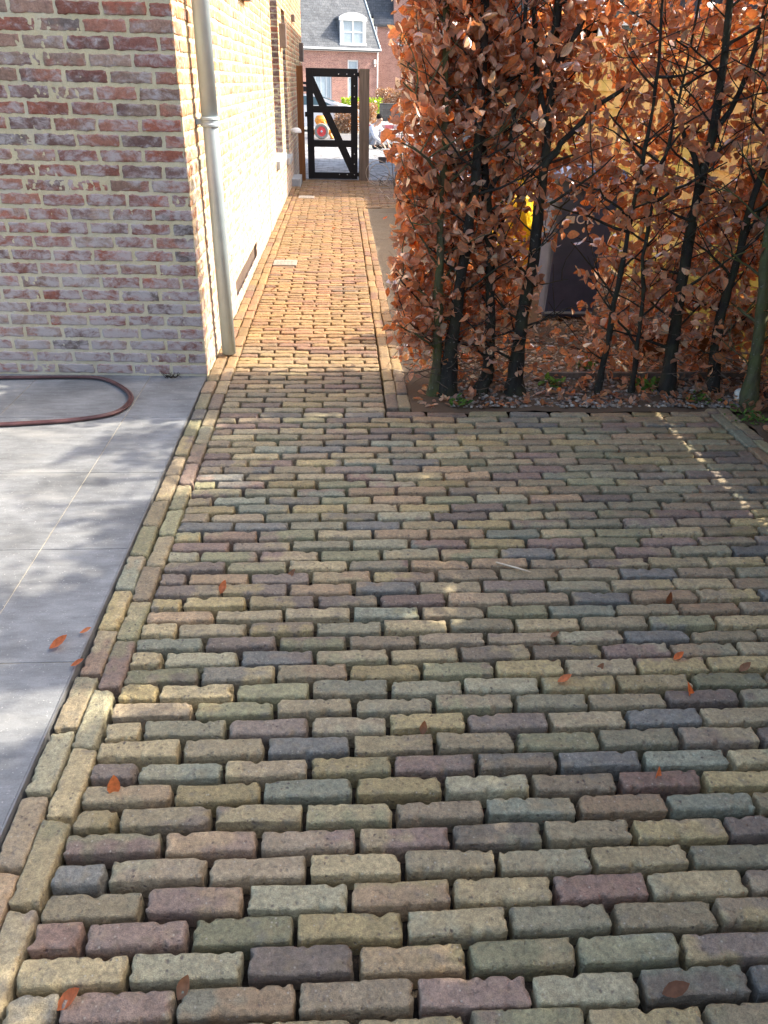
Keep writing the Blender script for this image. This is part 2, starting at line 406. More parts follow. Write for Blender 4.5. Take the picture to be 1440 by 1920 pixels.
def paving(name, specs, seed, lods):
    """specs: list of (cx, cy, ang, L, W, warm) -> one paving mesh"""
    sp = np.array(specs); g = np.random.default_rng(seed); Vs, Fs, Ts, n0 = [], [], [], 0
    for (ya, yb, nx, ny) in lods:
        s = sp[(sp[:, 1] >= ya) & (sp[:, 1] < yb)]
        if not len(s): continue
        N = len(s); L, W = s[:, 3], s[:, 4]
        c = np.stack([s[:, 0], s[:, 1], g.normal(0, .0016, N)], 1)
        V, F, loc = caps(c, s[:, 2], L, W, np.full(N, .056), g.uniform(.004, .0075, N), nx, ny, seed+100+int(ya*10), amp=.0016, topamp=.0011, chips=9 if ny > 3 else 5, chipd=.0085, wl=(.10, .034, .0145))
        wm = np.clip(s[:, 5], 0, 1)[:, None]
        c1 = PAL[g.choice(len(PAL), N, p=PW)]*(1-wm)+PAL_SUN[g.choice(len(PAL_SUN), N, p=PWP)]*wm
        c2 = PAL[g.choice(len(PAL), N, p=PW)]*(1-wm)+PAL_SUN[g.choice(len(PAL_SUN), N, p=PWP)]*wm
        c2 = c1*.25+c2*.75
        k = g.uniform(.72, 1.14, N)[:, None]; c1 = c1*k; c2 = c2*k
        Ts.append(brick_tint(loc, L, c1, c2, seed+5, .62).reshape(-1, 3))
        Vs.append(V.reshape(-1, 3)); Fs.append(F+n0); n0 += V.shape[0]*V.shape[1]
    o = mk(name, np.concatenate(Vs), np.concatenate(Fs), M['paver'], smooth=True, tint=np.concatenate(Ts))
    return tag(o, kind='structure')

LODS = [(-5, 1.7, 42, 10), (1.7, 3.2, 26, 7), (3.2, 6, 11, 3), (6, 30, 7, 2)]
def sun_warmth(x, y): return min(1, max(0, (y-3.3)/1.6))  # how much painted sun warmth a brick gets, rising from yard to path
def field(rows, g):
    out = []
    for k, (y, x0, x1, pitch) in enumerate(rows):
        x = x0; first = True; W = pitch-g.uniform(.012, .019)
        while x < x1-.03:
            L = g.uniform(.196, .212)
            if first and k % 2: L = g.uniform(.088, .118)
            first = False
            if x+L > x1-.045: L = x1-x
            if L > .24: L = L/2
            Lr = L-g.uniform(.003, .009)
            out.append((x+L/2, y+g.normal(0, .0022), g.normal(0, .011), Lr, W*g.uniform(.95, 1.02), sun_warmth(x, y)))
            x += L+.0055
    return out
def border(xc, y0, y1, g, W=.060):
    out = []; y = y0
    while y < y1-.05:
        L = g.uniform(.19, .212)
        if y+L > y1-.06: L = y1-y
        out.append((xc+g.normal(0, .002), y+L/2, math.pi/2+g.normal(0, .014), L-.004, W*g.uniform(.95, 1.04), sun_warmth(xc, y)))
        y += L+.005
    return out
g = np.random.default_rng(3)
WALLX = -.745
yard_rows, path_rows = [], []
y = .42
while y < 13.9:
    p = g.uniform(.0655, .0705)
    if y+p < 3.66: yard_rows.append((y+p/2, -.610, 1.872, p))
    elif y < 10.75: path_rows.append((y+p/2, -.610, .222, p))
    else: path_rows.append((y+p/2, -.610, 1.45, p))
    y += p
yard = field(yard_rows, g)+border(-.712, -.15, 3.66, g)+border(-.645, -.05, 3.66, g)+border(1.908, .3, 3.66, g, .058)+border(1.972, .35, 3.66, g, .058)
paving('yard', yard, 21, LODS)
PIPE_Y = 4.55
path = field(path_rows, g)+border(-.645, 3.665, 13.9, g)+border(-.712, 3.665, 13.9, g)+border(.258, 3.665, 10.7, g)+border(.322, 3.665, 10.7, g)
paving('path', path, 22, LODS)

# soil under everything: near level ground, a gentle fall beyond the gate, then flat to the horizon
ys = [-40, -5, 0, 3.7, 8, 14.15, 18, 23, 28, 32, 60, 120, 400, 900]; xs = [-500, -60, -6, -.75, .36, 2.1, 6, 60, 500]
V = [(x, yy, gz(yy)-.036 if yy > 14.2 else -.058) for yy in ys for x in xs]; nx = len(xs)
F = [(j*nx+i, j*nx+i+1, (j+1)*nx+i+1, (j+1)*nx+i) for j in range(len(ys)-1) for i in range(nx-1)]
tag(mk('ground', V, F, M['soil']), kind='structure')

# planting bed: sandy strip along the path and darker soil under the hedge
def sheet(name, x0, x1, y0, y1, z, mat, step=.05, amp=.012, seed=1, fz=None):
    nx, ny = int((x1-x0)/step)+2, int((y1-y0)/step)+2
    X, Y = np.meshgrid(np.linspace(x0, x1, nx), np.linspace(y0, y1, ny), indexing='ij')
    Z = z+amp*fbm2(X, Y, seed, .5, 4)
    if fz is not None: Z = Z+fz(X, Y)
    I = np.arange(nx*ny).reshape(nx, ny); F = np.stack([I[:-1, :-1], I[1:, :-1], I[1:, 1:], I[:-1, 1:]], -1).reshape(-1, 4)
    return mk(name, np.stack([X, Y, Z], -1).reshape(-1, 3), F, mat, smooth=True)
t = NT('bed_earth'); p = t.pos(); s = t.n('ShaderNodeSeparateXYZ', Vector=p)
nn = t.noise(p, 6, 6, .65); fine = t.noise(p, 55, 6, .7)
f = t.rng(t.math('ADD', s.outputs[0], t.math('MULTIPLY', t.math('SUBTRACT', nn, .5), .5)), .5, .95, 0, 1, True)
f = t.math('MAXIMUM', f, t.rng(s.outputs[1], 4.4, 3.9, 0, 1))
c = t.mix(f, (.20, .17, .13), (.135, .095, .062)); c = t.mix(t.rng(fine, .4, .7, 0, .6), c, (.13, .105, .08))
t.bump(t.math('ADD', nn, fine), .8, .012); M['bed'] = t.fin(c, .95, 0, .1)
tag(sheet('planting_bed', .352, 2.9, 3.625, 10.72, -.009, M['bed'], .03, .005, 4, lambda X, Y: .03*np.clip((X-.5)/.5, 0, 1)*np.clip((Y-3.72)/.35, 0, 1)), kind='structure')
tag(sheet('side_bed', 2.012, 2.9, -3.0, 3.66, -.012, M['bed'], .06, .010, 5, lambda X, Y: 0*X), kind='structure')

# gravel behind the hedge
g = np.random.default_rng(8)
N = 7000; P = np.stack([g.uniform(.55, 2.4, N), 3.685+2.7*g.random(N)**1.2, np.full(N, .02)], 1)
b = bmesh.new(); bmesh.ops.create_icosphere(b, subdivisions=1, radius=1); b.verts.ensure_lookup_table()
IV = np.array([v.co[:] for v in b.verts]); IF = np.array([[v.index for v in f.verts] for f in b.faces]); b.free()
sz = g.uniform(.005, .014, (N, 1, 1))*np.stack([g.uniform(.7, 1.4, N), g.uniform(.7, 1.3, N), g.uniform(.4, .8, N)], -1)[:, None, :]
P[:, 2] = -.004+.026*np.clip((P[:, 1]-3.72)/.35, 0, 1)
V = IV[None]*(1+.22*np.sin(IV[None]*5+g.uniform(0, 6, (N, 1, 3))))*sz+P[:, None, :]
gc = np.array([(.34, .30, .25), (.24, .20, .165), (.50, .46, .39), (.30, .22, .16), (.17, .15, .135)])[g.choice(5, N)]
o = mk('gravel', V.reshape(-1, 3), (IF[None]+(np.arange(N)*len(IV))[:, None, None]).reshape(-1, 3), M['paver'], tint=np.repeat(gc, len(IV), 0), smooth=False)
tag(o, kind='stuff')

# terrace of large grey slabs with thin joints, steel edging
t = NT('grey_porcelain_slab'); p = t.pos(); a = t.attr()
n1 = t.noise(p, 3.2, 6, .62, .4); n2 = t.noise(t.map(p, (1, 3.5, 1)), 9, 6, .65); f = t.noise(p, 240, 3)
k = t.math('MULTIPLY', t.math('MULTIPLY', t.rng(n1, .3, .7, .66, 1.24), t.rng(n2, .3, .7, .76, 1.2)), t.rng(f, .3, .7, .9, 1.1))
c = t.mix(1.0, a, t.n('ShaderNodeCombineColor', Red=k, Green=k, Blue=k).outputs[0], 'MULTIPLY')
sm = t.noise(t.map(p, (2.0, 7.0, 1), loc=(3, 1, 0)), 1.0, 5, .55); c = t.mix(t.rng(sm, .54, .70, 0, .5), c, (.36, .355, .33))
ds = t.noise(p, 26, 5, .7); c = t.mix(t.rng(ds, .66, .76, 0, .6), c, (.11, .10, .09))
ws = t.noise(t.map(p, loc=(8, 8, 1)), 130, 2); c = t.mix(t.rng(ws, .66, .74, 0, .6), c, (.50, .49, .46))
t.bump(t.math('ADD', f, n2), .12, .002); M['slab'] = t.fin(c, t.rng(n1, .3, .7, .5, .72), 0, .35)
TY = [-1.91, -1.303, -.697, -.09, .517, 1.13, 1.737, 2.343, 2.95, 3.557, 4.2]; TX = [-.757]+[-1.0595-.6065*i for i in range(5)]
mb = MB(); tint = []
g = np.random.default_rng(6)
for i in range(len(TX)-1):
    for j in range(len(TY)-1):
        n0 = mb.n; mb.box(TX[i+1]+.0016, TX[i]-.0016, TY[j]+.0016, TY[j+1]-.0016, -.030, -.003, .0012, seg=1)
        tint += [np.array((.208, .215, .220))*g.uniform(.93, 1.07)]*(mb.n-n0)
o = mk('terrace', np.concatenate(mb.V), mb.F, M['slab'], tint=np.array(tint)); tag(o, kind='structure')
mb = MB(); mb.box(-3.5, -.758, -1.9, 4.2, -.06, -.006); o = mb.build('terrace_bed', m_mortar('joint_grout', (.50, .43, .30))); tag(o, kind='structure')
mb = MB(); mb.box(-.7562, -.7515, -1.9, 4.148, -.06, .000); o = mb.build('edging_strip', M['steel']); tag(o, kind='structure')
# ------------------------------------------------------------------ the house on the left
HX0, HZ = -.745, 3.45
HY0, HY1 = 4.15, 18.0
TH = R(2.0)
house = thing('brick_house', (-.745, 4.15, 0), 'near house of lime-bloomed red brick with pale mortar, sunlight tinted into its side wall, beside the clinker path', 'house')
WB = np.array([1.0, 1.12, 1.05])*np.array([(.200, .075, .058), (.240, .100, .075), (.170, .068, .058), (.215, .120, .095), (.140, .075, .068), (.260, .085, .060), (.120, .085, .080), (.225, .140, .115)])
WBP = np.array([18, 18, 14, 14, 10, 10, 6, 10.0]); WBP /= WBP.sum()
CH = .0672
def wall_bricks(u0, u1, z0, z1, holes, g, Lb=.192, J=.0135, half=True):
    out = []; k = int(round(z0/CH))
    while k*CH < z1-.02:
        z = k*CH+CH/2; u = u0-(g.uniform(.08, .11) if k % 2 else 0)+g.normal(0, .006)
        if k % 5 == 3: u += g.uniform(-.04, .04)
        while u < u1:
            L = Lb+g.normal(0, .003); a, b = max(u, u0), min(u+L, u1)
            parts = [(a, b)]
            for (h0, h1, hz0, hz1) in holes:
                if hz0 < z < hz1:
                    q = []
                    for (s, e) in parts:
                        if e <= h0 or s >= h1: q.append((s, e))
                        else:
                            if s < h0: q.append((s, h0))
                            if e > h1: q.append((h1, e))
                    parts = q
            for (s, e) in parts:
                if e-s > .025: out.append(((s+e)/2, z+g.normal(0, .0012), e-s, CH-J+g.normal(0, .0015)))
            u += L+J
        k += 1
    return np.array(out)
def wall_mesh(name, B, fmap, seed, nx, ny, amp, parent, pal=1.0):
    g = np.random.default_rng(seed); N = len(B)
    V, F, loc = caps(np.stack([B[:, 0], B[:, 1], g.normal(0, .0008, N)], 1), g.normal(0, .004, N), B[:, 2], B[:, 3], np.full(N, .010), np.full(N, .0035), nx, ny, seed, amp=amp, topamp=.0010, chips=4, chipd=.003, tilt=.004, wl=(.06, .03, .016))
    c1 = WB[g.choice(len(WB), N, p=WBP)]; c2 = WB[g.choice(len(WB), N, p=WBP)]; k = g.uniform(.8, 1.2, N)[:, None]*pal
    T = brick_tint(loc, B[:, 2], c1*k, c2*k, seed+1, .7)
    W = fmap(V.reshape(-1, 3))
    return mk(name, W, F, M['wbrick'], parent, smooth=True, tint=1.42*T.reshape(-1, 3))
def mortar_mesh(name, u0, u1, z0, z1, step, fmap, parent, holes=(), amp=.0018, seed=3, depth=-.0030):
    us = np.linspace(u0, u1, int((u1-u0)/step)+2); zs = np.linspace(z0, z1, int((z1-z0)/step)+2)
    for (h0, h1, hz0, hz1) in holes:
        us = np.sort(np.concatenate([us, [h0, h1]])); zs = np.sort(np.concatenate([zs, [hz0, hz1]]))
    U, Z = np.meshgrid(us, zs, indexing='ij'); Wd = depth+amp*.6*fbm2(U, Z, seed, .05, 3)+amp*.5*fbm2(U, Z, seed+1, .6, 2)
    I = np.arange(U.size).reshape(U.shape); F = np.stack([I[:-1, :-1], I[1:, :-1], I[1:, 1:], I[:-1, 1:]], -1)
    uc, zc = (us[:-1]+us[1:])/2, (zs[:-1]+zs[1:])/2; keep = np.ones((len(uc), len(zc)), bool)
    for (h0, h1, hz0, hz1) in holes: keep &= ~(((uc[:, None] > h0) & (uc[:, None] < h1)) & ((zc[None] > hz0) & (zc[None] < hz1)))
    return mk(name, fmap(np.stack([U, Z, Wd], -1).reshape(-1, 3)), F[keep].reshape(-1, 4), M['mortar'], parent, smooth=True)
# front wall: u runs left from the corner
ct, st_ = math.cos(TH), math.sin(TH)
f_front = lambda P: np.stack([HX0-.002-P[:, 0]*ct-P[:, 2]*st_, HY0+P[:, 0]*st_-P[:, 2]*ct, P[:, 1]], 1)
g = np.random.default_rng(31)
B = wall_bricks(0.0, 2.3, 0, 2.42, [], g, .190, .0162)
wall_mesh('front_brickwork', B, f_front, 33, 11, 5, .0026, house)
o = mortar_mesh('front_wall', 0.0, 2.35, -.03, 2.42, .009, f_front, house)
# side wall: u runs along the path; sunlight is painted into its lighter brick tint
f_side = lambda P: np.stack([HX0+P[:, 2], HY0+P[:, 0], P[:, 1]], 1)
W1 = (10.0-HY0, 11.2-HY0, .60, 2.75); W2 = (11.92-HY0, 12.62-HY0, .48, 2.26); VENT = (5.62-HY0, 7.2-HY0, .035, .185)
holes = [W1, W2, VENT]
B = wall_bricks(0.0, HY1-HY0, 0, 3.3, holes, g, .190, .0165)
near = B[:, 0] < 1.6
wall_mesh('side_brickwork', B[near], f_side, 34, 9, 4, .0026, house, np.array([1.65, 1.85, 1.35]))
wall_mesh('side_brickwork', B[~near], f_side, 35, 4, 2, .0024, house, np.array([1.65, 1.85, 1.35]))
mortar_mesh('side_wall', 0.0, HY1-HY0, -.03, 3.3, .03, f_side, house, holes)
# the plain body of the house behind the facing
mb = MB(); mb.box(-3.6, HX0-.16, HY0+.16, HY1-.01, -.03, HZ-.02); mb.box(-3.6, HX0-.02, HY0+.1, HY0+.16, 2.40, HZ-.02); mb.box(HX0-.16, HX0-.02, HY0+.16, HY1-.01, 3.28, HZ-.02)
mb.box(-3.6, -2.9, HY0+.1, HY0+.16, 0, 2.4); mb.box(HX0-.16, HX0-.014, HY1-.03, HY1-.01, -.03, 3.28)
mb.build('house_body', m_brickface('house_brickwork', (.22, .09, .07), (.16, .07, .06), (.55, .48, .34), .205, CH), house)
mb = MB(); mb.box(-3.7, HX0+.06, HY0-.05, HY1+.1, HZ, HZ+.16, .01); mb.build('roof', simple('dark_roof_edge', (.08, .08, .085)), house)
# reveals: brick jambs facing the camera, sills, frames and glass
def reveal(hole, depth, seed):
    g = np.random.default_rng(seed); u0, u1, z0, z1 = hole; out = []
    k = int(math.ceil(z0/CH))
    while (k+1)*CH < z1+.03:
        L = depth if k % 2 else depth*.98
        out.append((L/2, k*CH+CH/2, L-.003, CH-.0135)); k += 1
    out = np.array(out)
    fm = lambda P: np.stack([HX0-.002-P[:, 0], HY0+u1-P[:, 2], P[:, 1]], 1)
    wall_mesh('jamb_brickwork', out, fm, seed, 4, 3, .002, house, .8)
    mortar_mesh('window_jamb', 0, depth, z0, z1, .03, fm, house)
    fm2 = lambda P: np.stack([HX0-.002-P[:, 0], HY0+u0+P[:, 2], P[:, 1]], 1)
    mortar_mesh('window_jamb', 0, depth, z0, z1, .06, fm2, house)
    y0, y1, xg = HY0+u0, HY0+u1, HX0-depth
    mb = MB(); mb.box(xg-.05, HX0-.004, y0, y1, z1, z1+.02); mb.build('lintel', M['mortar'], house)
    mb = MB(); w = .055
    mb.box(xg-.06, xg, y0, y0+w, z0, z1, .004); mb.box(xg-.06, xg, y1-w, y1, z0, z1, .004); mb.box(xg-.06, xg, y0+w, y1-w, z0, z0+w, .004); mb.box(xg-.06, xg, y0+w, y1-w, z1-w, z1, .004)
    mb.box(xg-.05, xg-.005, (y0+y1)/2-.025, (y0+y1)/2+.025, z0+w, z1-w, .004)
    fr = mb.build('window', M['frame'], house)
    mb = MB(); mb.box(xg-.04, xg-.03, y0+w*.9, y1-w*.9, z0+w*.9, z1-w*.9); mb.build('pane', M['glass'], fr)
    mb = MB(); mb.box(HX0-depth+.004, HX0+.045, y0-.06, y1+.06, z0-.085, z0+.004, .005); mb.build('window_sill', M['bluestone'], house)
t = NT('window_glass'); M['glass'] = t.fin((.035, .05, .06), .05, 0, .8)
reveal(W1, .13, 41); reveal(W2, .13, 42)
# basement vent with slats
mb = MB(); x = HX0-.045; y0, y1, z0, z1 = HY0+VENT[0], HY0+VENT[1], VENT[2], VENT[3]
mb.box(x-.02, x, y0-.02, y1+.02, z0-.02, z1+.02)
for i in range(27): mb.box(x, x+.018, y0+.02+i*.0585, y0+.05+i*.0585, z0+.012, z1-.012, .003, seg=1)
mb.box(x, HX0-.006, y0, y1, z0-.012, z0+.001); mb.box(x, HX0-.006, y0, y1, z1-.001, z1+.012); mb.box(x, HX0-.006, y1-.001, y1+.012, z0, z1)
mb.build('vent_grille', M['boxbrown'], house)
# dilatation joint further along
mb = MB(); mb.box(HX0-.006, HX0+.0025, 8.78, 8.792, 0, 3.2); mb.build('movement_joint', M['boxbrown'], house)
# projecting grey-brown boxes on the wall
for (y0, y1, z0, z1, d) in ((6.9, 7.35, 1.98, 2.2, .055), (11.42, 11.62, 1.80, 2.06, .08), (14.4, 14.62, 2.25, 2.34, .05), (16.9, 17.25, 1.75, 2.05, .07)):
    mb = MB(); mb.box(HX0-.004, HX0+d, y0, y1, z0, z1, .006); mb.build('wall_box', M['boxbrown'], house)
# zinc downpipe with a collar and brackets
px, py, pr = HX0+.072, 4.53, .040
mb = MB(); mb.lathe([(pr, .012), (pr, 1.27), (pr*.99, 1.272)], (px, py, 0), 28); dp = mb.build('downpipe', M['zinc'], house, smooth=True)
mb = MB(); mb.lathe([(pr+.003, 1.245), (pr+.003, HZ)], (px, py, 0), 28); mb.build('upper_pipe', M['zinc'], dp, smooth=True)
mb = MB(); mb.lathe([(pr+.004, 1.225), (pr+.009, 1.228), (pr+.010, 1.238), (pr+.005, 1.243), (pr+.005, 1.256), (pr+.010, 1.260), (pr+.009, 1.270), (pr+.004, 1.273)], (px, py, 0), 28)
mb.box(HX0-.004, px-pr+.004, py-.012, py+.012, 1.235, 1.262, .002); mb.build('collar', M['zinc'], dp, smooth=False)
mb = MB(); mb.lathe([(pr+.004, 2.35), (pr+.007, 2.353), (pr+.007, 2.372), (pr+.004, 2.375)], (px, py, 0), 28); mb.box(HX0-.004, px-pr+.004, py-.012, py+.012, 2.352, 2.374, .002); mb.build('collar', M['zinc'], dp)
# small white wall lamp and stone plinth near the gate
mb = MB(); c = np.array((HX0+.075, 13.25, .745)); mb.lathe([(.0, .06), (.045, .055), (.075, .035), (.085, .0), (.080, -.012), (.0, -.015)], c, 18); mb.box(HX0-.004, c[0]-.03, c[1]-.03, c[1]+.03, c[2]-.03, c[2]+.04, .006); mb.build('wall_lamp', M['white'], house, smooth=False)
mb = MB(); mb.box(HX0-.002, HX0+.13, 12.95, 13.65, -.03, .105, .006); mb.build('plinth_block', M['bluestone'], house)

# ------------------------------------------------------------------ posts and gate
post = MB(); post.box(-.665, -.565, 13.80, 13.90, -.03, 1.64, .006)
tag(post.build('wooden_post', M['postbrown'], base=(-.615, 13.85, 0)), 'reddish brown stained timber post against the side wall left of the black gate', 'post')
GP = MB(); GP.box(.318, .478, 13.86, 14.02, -.05, 1.615, .008)
tag(GP.build('gate_post', M['postgrey'], base=(.398, 13.94, 0)), 'thick weathered grey timber post that carries the black gate', 'post')
gate = thing('garden_gate', (-.11, 13.95, 0), 'black metal gate with two crossrails and a diagonal brace at the end of the path', 'gate')
gx0, gx1, gz0, gz1, sw = -.522, .292, .012, 1.612, .108
yA, yB = 13.925, 13.975
def gbox(nm, x0, x1, z0, z1, d=0):
    mb = MB(); mb.box(x0, x1, yA+d, yB-d, z0, z1, .003); return mb.build(nm, M['black'], gate)
gbox('stile', gx0, gx0+sw, gz0, gz1); gbox('stile', gx1-sw, gx1, gz0, gz1)
gbox('rail', gx0+sw, gx1-sw, gz1-.118, gz1); gbox('rail', gx0+sw, gx1-sw, gz0, gz0+.10)
gbox('rail', gx0+sw, gx1-sw, .99, 1.088); gbox('rail', gx0+sw, gx1-sw, .495, .596)
mb = MB(); a0 = (gx0+sw*.55, 1.495); b0 = (gx1-sw*.55, .11); hw = .066
dx, dz = b0[0]-a0[0], b0[1]-a0[1]
mb.prism([(a0[0]-hw, yA+.006, a0[1]), (a0[0]+hw*.9, yA+.006, a0[1]), (b0[0]+hw, yA+.006, b0[1]), (b0[0]-hw, yA+.006, b0[1])], (0, yB-yA-.012, 0)); mb.build('diagonal_brace', M['black'], gate)
def hinge(zt, xa, sgn):
    mb = MB(); mb.box(xa, gx1+.035, yA-.012, yA-.001, zt-.028, zt+.028, .002); v0, v1 = (zt-.40, zt+.028) if sgn < 0 else (zt-.028, zt+.40)
    mb.box(gx1-.075, gx1-.03, yA-.0165, yA-.0125, v0, v1, .0015, seg=1); mb.cyl((gx1+.030, yA-.02, zt-.05), (gx1+.030, yA-.02, zt+.05), .014, 10)
    hg = mb.build('hinge', M['black'], gate)
    q = None
    for (x, z) in [(gx1-.30, zt), (gx1-.17, zt), (gx1-.052, zt), (gx1-.052, zt+sgn*.16), (gx1-.052, zt+sgn*.31)]: q = MB(); q.ball((x, yA-.017, z), .0085, 8, (1, .6, 1)); q.build('bolt', M['bolt'], hg)
hinge(1.535, -.02, -1); hinge(.085, -.02, 1)
mb = MB(); mb.box(gx0-.03, gx0+.03, yA-.016, yA-.001, .93, 1.0, .003); mb.cyl((gx0-.01, yA-.05, .965), (gx0-.01, yA-.01, .965), .012, 10); mb.box(gx0-.02, gx0+.09, yA-.058, yA-.045, .955, .975, .004); mb.build('latch', M['black'], gate)

# two flat drain covers in the path
M['drain'] = simple('pale_cast_cover', (.25, .215, .185), .75)
def drain(y0, y1, x0, x1, label):
    th = thing('drain_cover', ((x0+x1)/2, (y0+y1)/2, 0), label, 'drain cover')
    mb = MB(); mb.box(x0, x1, y0, y1, -.02, .008, .003); mb.build('cover_frame', M['drain'], th)
    mb = MB()
    for i in range(5):
        for j in range(2): mb.box(x0+.025+i*(x1-x0-.05)/5+.005, x0+.025+(i+1)*(x1-x0-.05)/5-.005, y0+.025+j*(y1-y0-.05)/2+.006, y0+.025+(j+1)*(y1-y0-.05)/2-.006, .0075, .0105, .001, seg=1)
    mb.build('slotted_grate', M['drain'], th)
drain(7.08, 7.31, -.605, -.395, 'pale slotted drain cover let into the path just past the basement vent')
drain(11.55, 11.82, -.585, -.365, 'small pale drain cover in the path nearest the black gate')
# ------------------------------------------------------------------ leaves
LT = np.array([0, .12, .35, .60, .85, 1.0]); LW = np.array([.04, .55, .98, .92, .50, .02])
def leaves(P, D, UP, L, Wd, curl, fold, twist):
    """N dry leaves: P base, D direction, UP rough upper side; returns V (N*18,3), quads"""
    N = len(L); D = D/np.linalg.norm(D, axis=1, keepdims=True)
    S_ = np.cross(UP, D); S_ /= np.linalg.norm(S_, axis=1, keepdims=True)+1e-9; U = np.cross(D, S_)
    ang = curl[:, None]*LT[None]; dt = np.diff(LT, prepend=0)
    x = np.cumsum(np.cos(ang)*dt, 1); z = np.cumsum(np.sin(ang)*dt, 1)
    y = LW[None, :, None]*np.array([-1, 0, 1.])[None, None, :]*.5*Wd[:, None, None]
    tw = twist[:, None]*LT[None]
    zz = fold[:, None, None]*np.abs(y) + 0
    yy = y*np.cos(tw)[..., None]; zz = zz + y*np.sin(tw)[..., None]
    X = np.broadcast_to(x[:, :, None], yy.shape)-zz*np.sin(ang)[..., None]; Z = z[:, :, None]+zz*np.cos(ang)[..., None]
    X, Y, Z = X*L[:, None, None], yy*L[:, None, None], Z*L[:, None, None]
    V = P[:, None, None]+X[..., None]*D[:, None, None]+Y[..., None]*S_[:, None, None]+Z[..., None]*U[:, None, None]
    I = np.arange(18).reshape(6, 3); F = np.stack([I[:-1, :-1], I[1:, :-1], I[1:, 1:], I[:-1, 1:]], -1).reshape(-1, 4)
    return V.reshape(-1, 3), (F[None]+(np.arange(N)*18)[:, None, None]).reshape(-1, 4)
LPAL = np.array([1.78, 2.12, 2.15])*np.array([(.300, .135, .072), (.330, .160, .095), (.250, .100, .050), (.360, .200, .130), (.200, .085, .048), (.380, .250, .160), (.320, .110, .040), (.280, .155, .110)])
LPW = np.array([18, 17, 14, 13, 9, 7, 10, 12.0]); LPW /= LPW.sum()
def leaf_cloud(P, D, g, Lm=.055, pal=LPAL, pw=LPW, droop=.35):
    N = len(P); D = D+g.normal(0, .55, (N, 3)); D[:, 2] -= droop
    UP = g.normal(0, .8, (N, 3)); UP[:, 2] += .5
    L = np.clip(g.normal(Lm, Lm*.2, N), Lm*.5, Lm*1.5)
    V, F = leaves(P, D, UP, L, g.uniform(.42, .68, N), g.normal(.5, 1.1, N), g.uniform(-.2, 1.3, N), g.normal(0, .9, N))
    c = pal[g.choice(len(pal), N, p=pw)]*g.uniform(.65, 1.25, (N, 1))
    return V, F, np.repeat(c, 18, 0)

# ------------------------------------------------------------------ hedge plants
def curve(P0, P1, g, n=6, sag=.12, up=.0):
    t = np.linspace(0, 1, n)[:, None]; L = np.linalg.norm(P1-P0); o = g.normal(0, sag*L*.5, 3)+np.array([0, 0, up*L])
    return P0*(1-t)+P1*t+o*(4*t*(1-t))*.6+g.normal(0, .012*L, (n, 3))*np.sin(math.pi*t)
class Plant:
    def __init__(s, label, trunk, r0, bark='bark', name='beech', group='beech plants of the clipped hedge'):
        s.label, s.r0, s.bark, s.name, s.group = label, r0, bark, name, group
        s.trunk = np.array(trunk, float); s.branches = []; s.twigs = []; s.LP = []; s.LD = []
    def grow(s, g, nb, zr=(.15, 2.6), reach=(.25, .6), axis=0, xr=(-9, 9), yr=(3.7, 4.2)):
        T = s.trunk; z = T[:, 2]
        for k in range(nb):
            zz = zr[0]+(zr[1]-zr[0])*(k+g.uniform(.1, .9))/nb
            if zz > z[-1]: zz = z[-1]-.02
            p = np.array([np.interp(zz, z, T[:, 0]), np.interp(zz, z, T[:, 1]), zz])
            d = np.zeros(3); sg = 1 if (k % 2) else -1; L = g.uniform(*reach)*(1-.35*zz/2.8)
            d[axis] = sg*g.uniform(.6, 1); d[1-axis] = g.normal(0, .35); d[2] = g.uniform(.25, 1.0)
            e = p+d/np.linalg.norm(d)*L; e[0] = min(max(e[0], xr[0]), xr[1]); e[1] = min(max(e[1], yr[0]), yr[1])
            B = curve(p, e, g, 7, .14); r = g.uniform(.005, .0095)*(1 if L > .35 else .8)
            s.branches.append((B, np.linspace(r, r*.35, 7)))
            for _ in range(2):
                i = g.integers(2, 6); e2 = B[i]+np.array([g.normal(0, .16), g.normal(0, .12), g.uniform(.02, .28)]); e2[0] = max(e2[0], xr[0])
                s.branches.append((curve(B[i], e2, g, 5, .16), np.linspace(r*.5, .0016, 5)))
        return s
    def pts(s): return np.concatenate([B for B, r in s.branches]+[s.trunk[(s.trunk[:, 2] > .15)]])
    def build(s, base=None, copyable=False):
        base = np.array((s.trunk[0, 0], s.trunk[0, 1], 0)) if base is None else base
        th = thing(s.name, base, s.label, 'hedge plant', s.group)
        n = len(s.trunk); tt = np.linspace(0, 1, 26); T = np.stack([np.interp(tt, np.linspace(0, 1, n), s.trunk[:, i]) for i in range(3)], 1)
        g = np.random.default_rng(int(s.r0*1e5)+int(abs(T[0, 0])*1e3)); T[2:] += np.cumsum(g.normal(0, .0025, (24, 3)), 0)*np.array([1, 1, 0])
        r = s.r0*(1.35*np.exp(-tt*14)*.6+1-.62*tt)*g.uniform(.93, 1.08, 26)
        V, F = tube(T, r, 14); V = V+wob(V, 5, (.11, .05, .025), (.0030, .0020, .0012)); mk('trunk', V, F, M[s.bark], th, smooth=True)
        V, F = tubes([(B, r, 7) for B, r in s.branches]); nb = len(F); V2, F2 = tubes(s.twigs or [(s.branches[0][0], .002, 4)])
        mk('branches', np.concatenate([V, V2]), np.concatenate([F, F2+len(V)]), None, th, smooth=True, mats=[M[s.bark] if s.bark == 'bark_green' else M['bark'], M['twig']], midx=np.r_[np.zeros(nb), np.ones(len(F2))])
        if s.LP: V, F, c = leaf_cloud(np.array(s.LP), np.array(s.LD), g); mk('foliage', V, F, M['leaf'], th, tint=c, smooth=True)
        return th
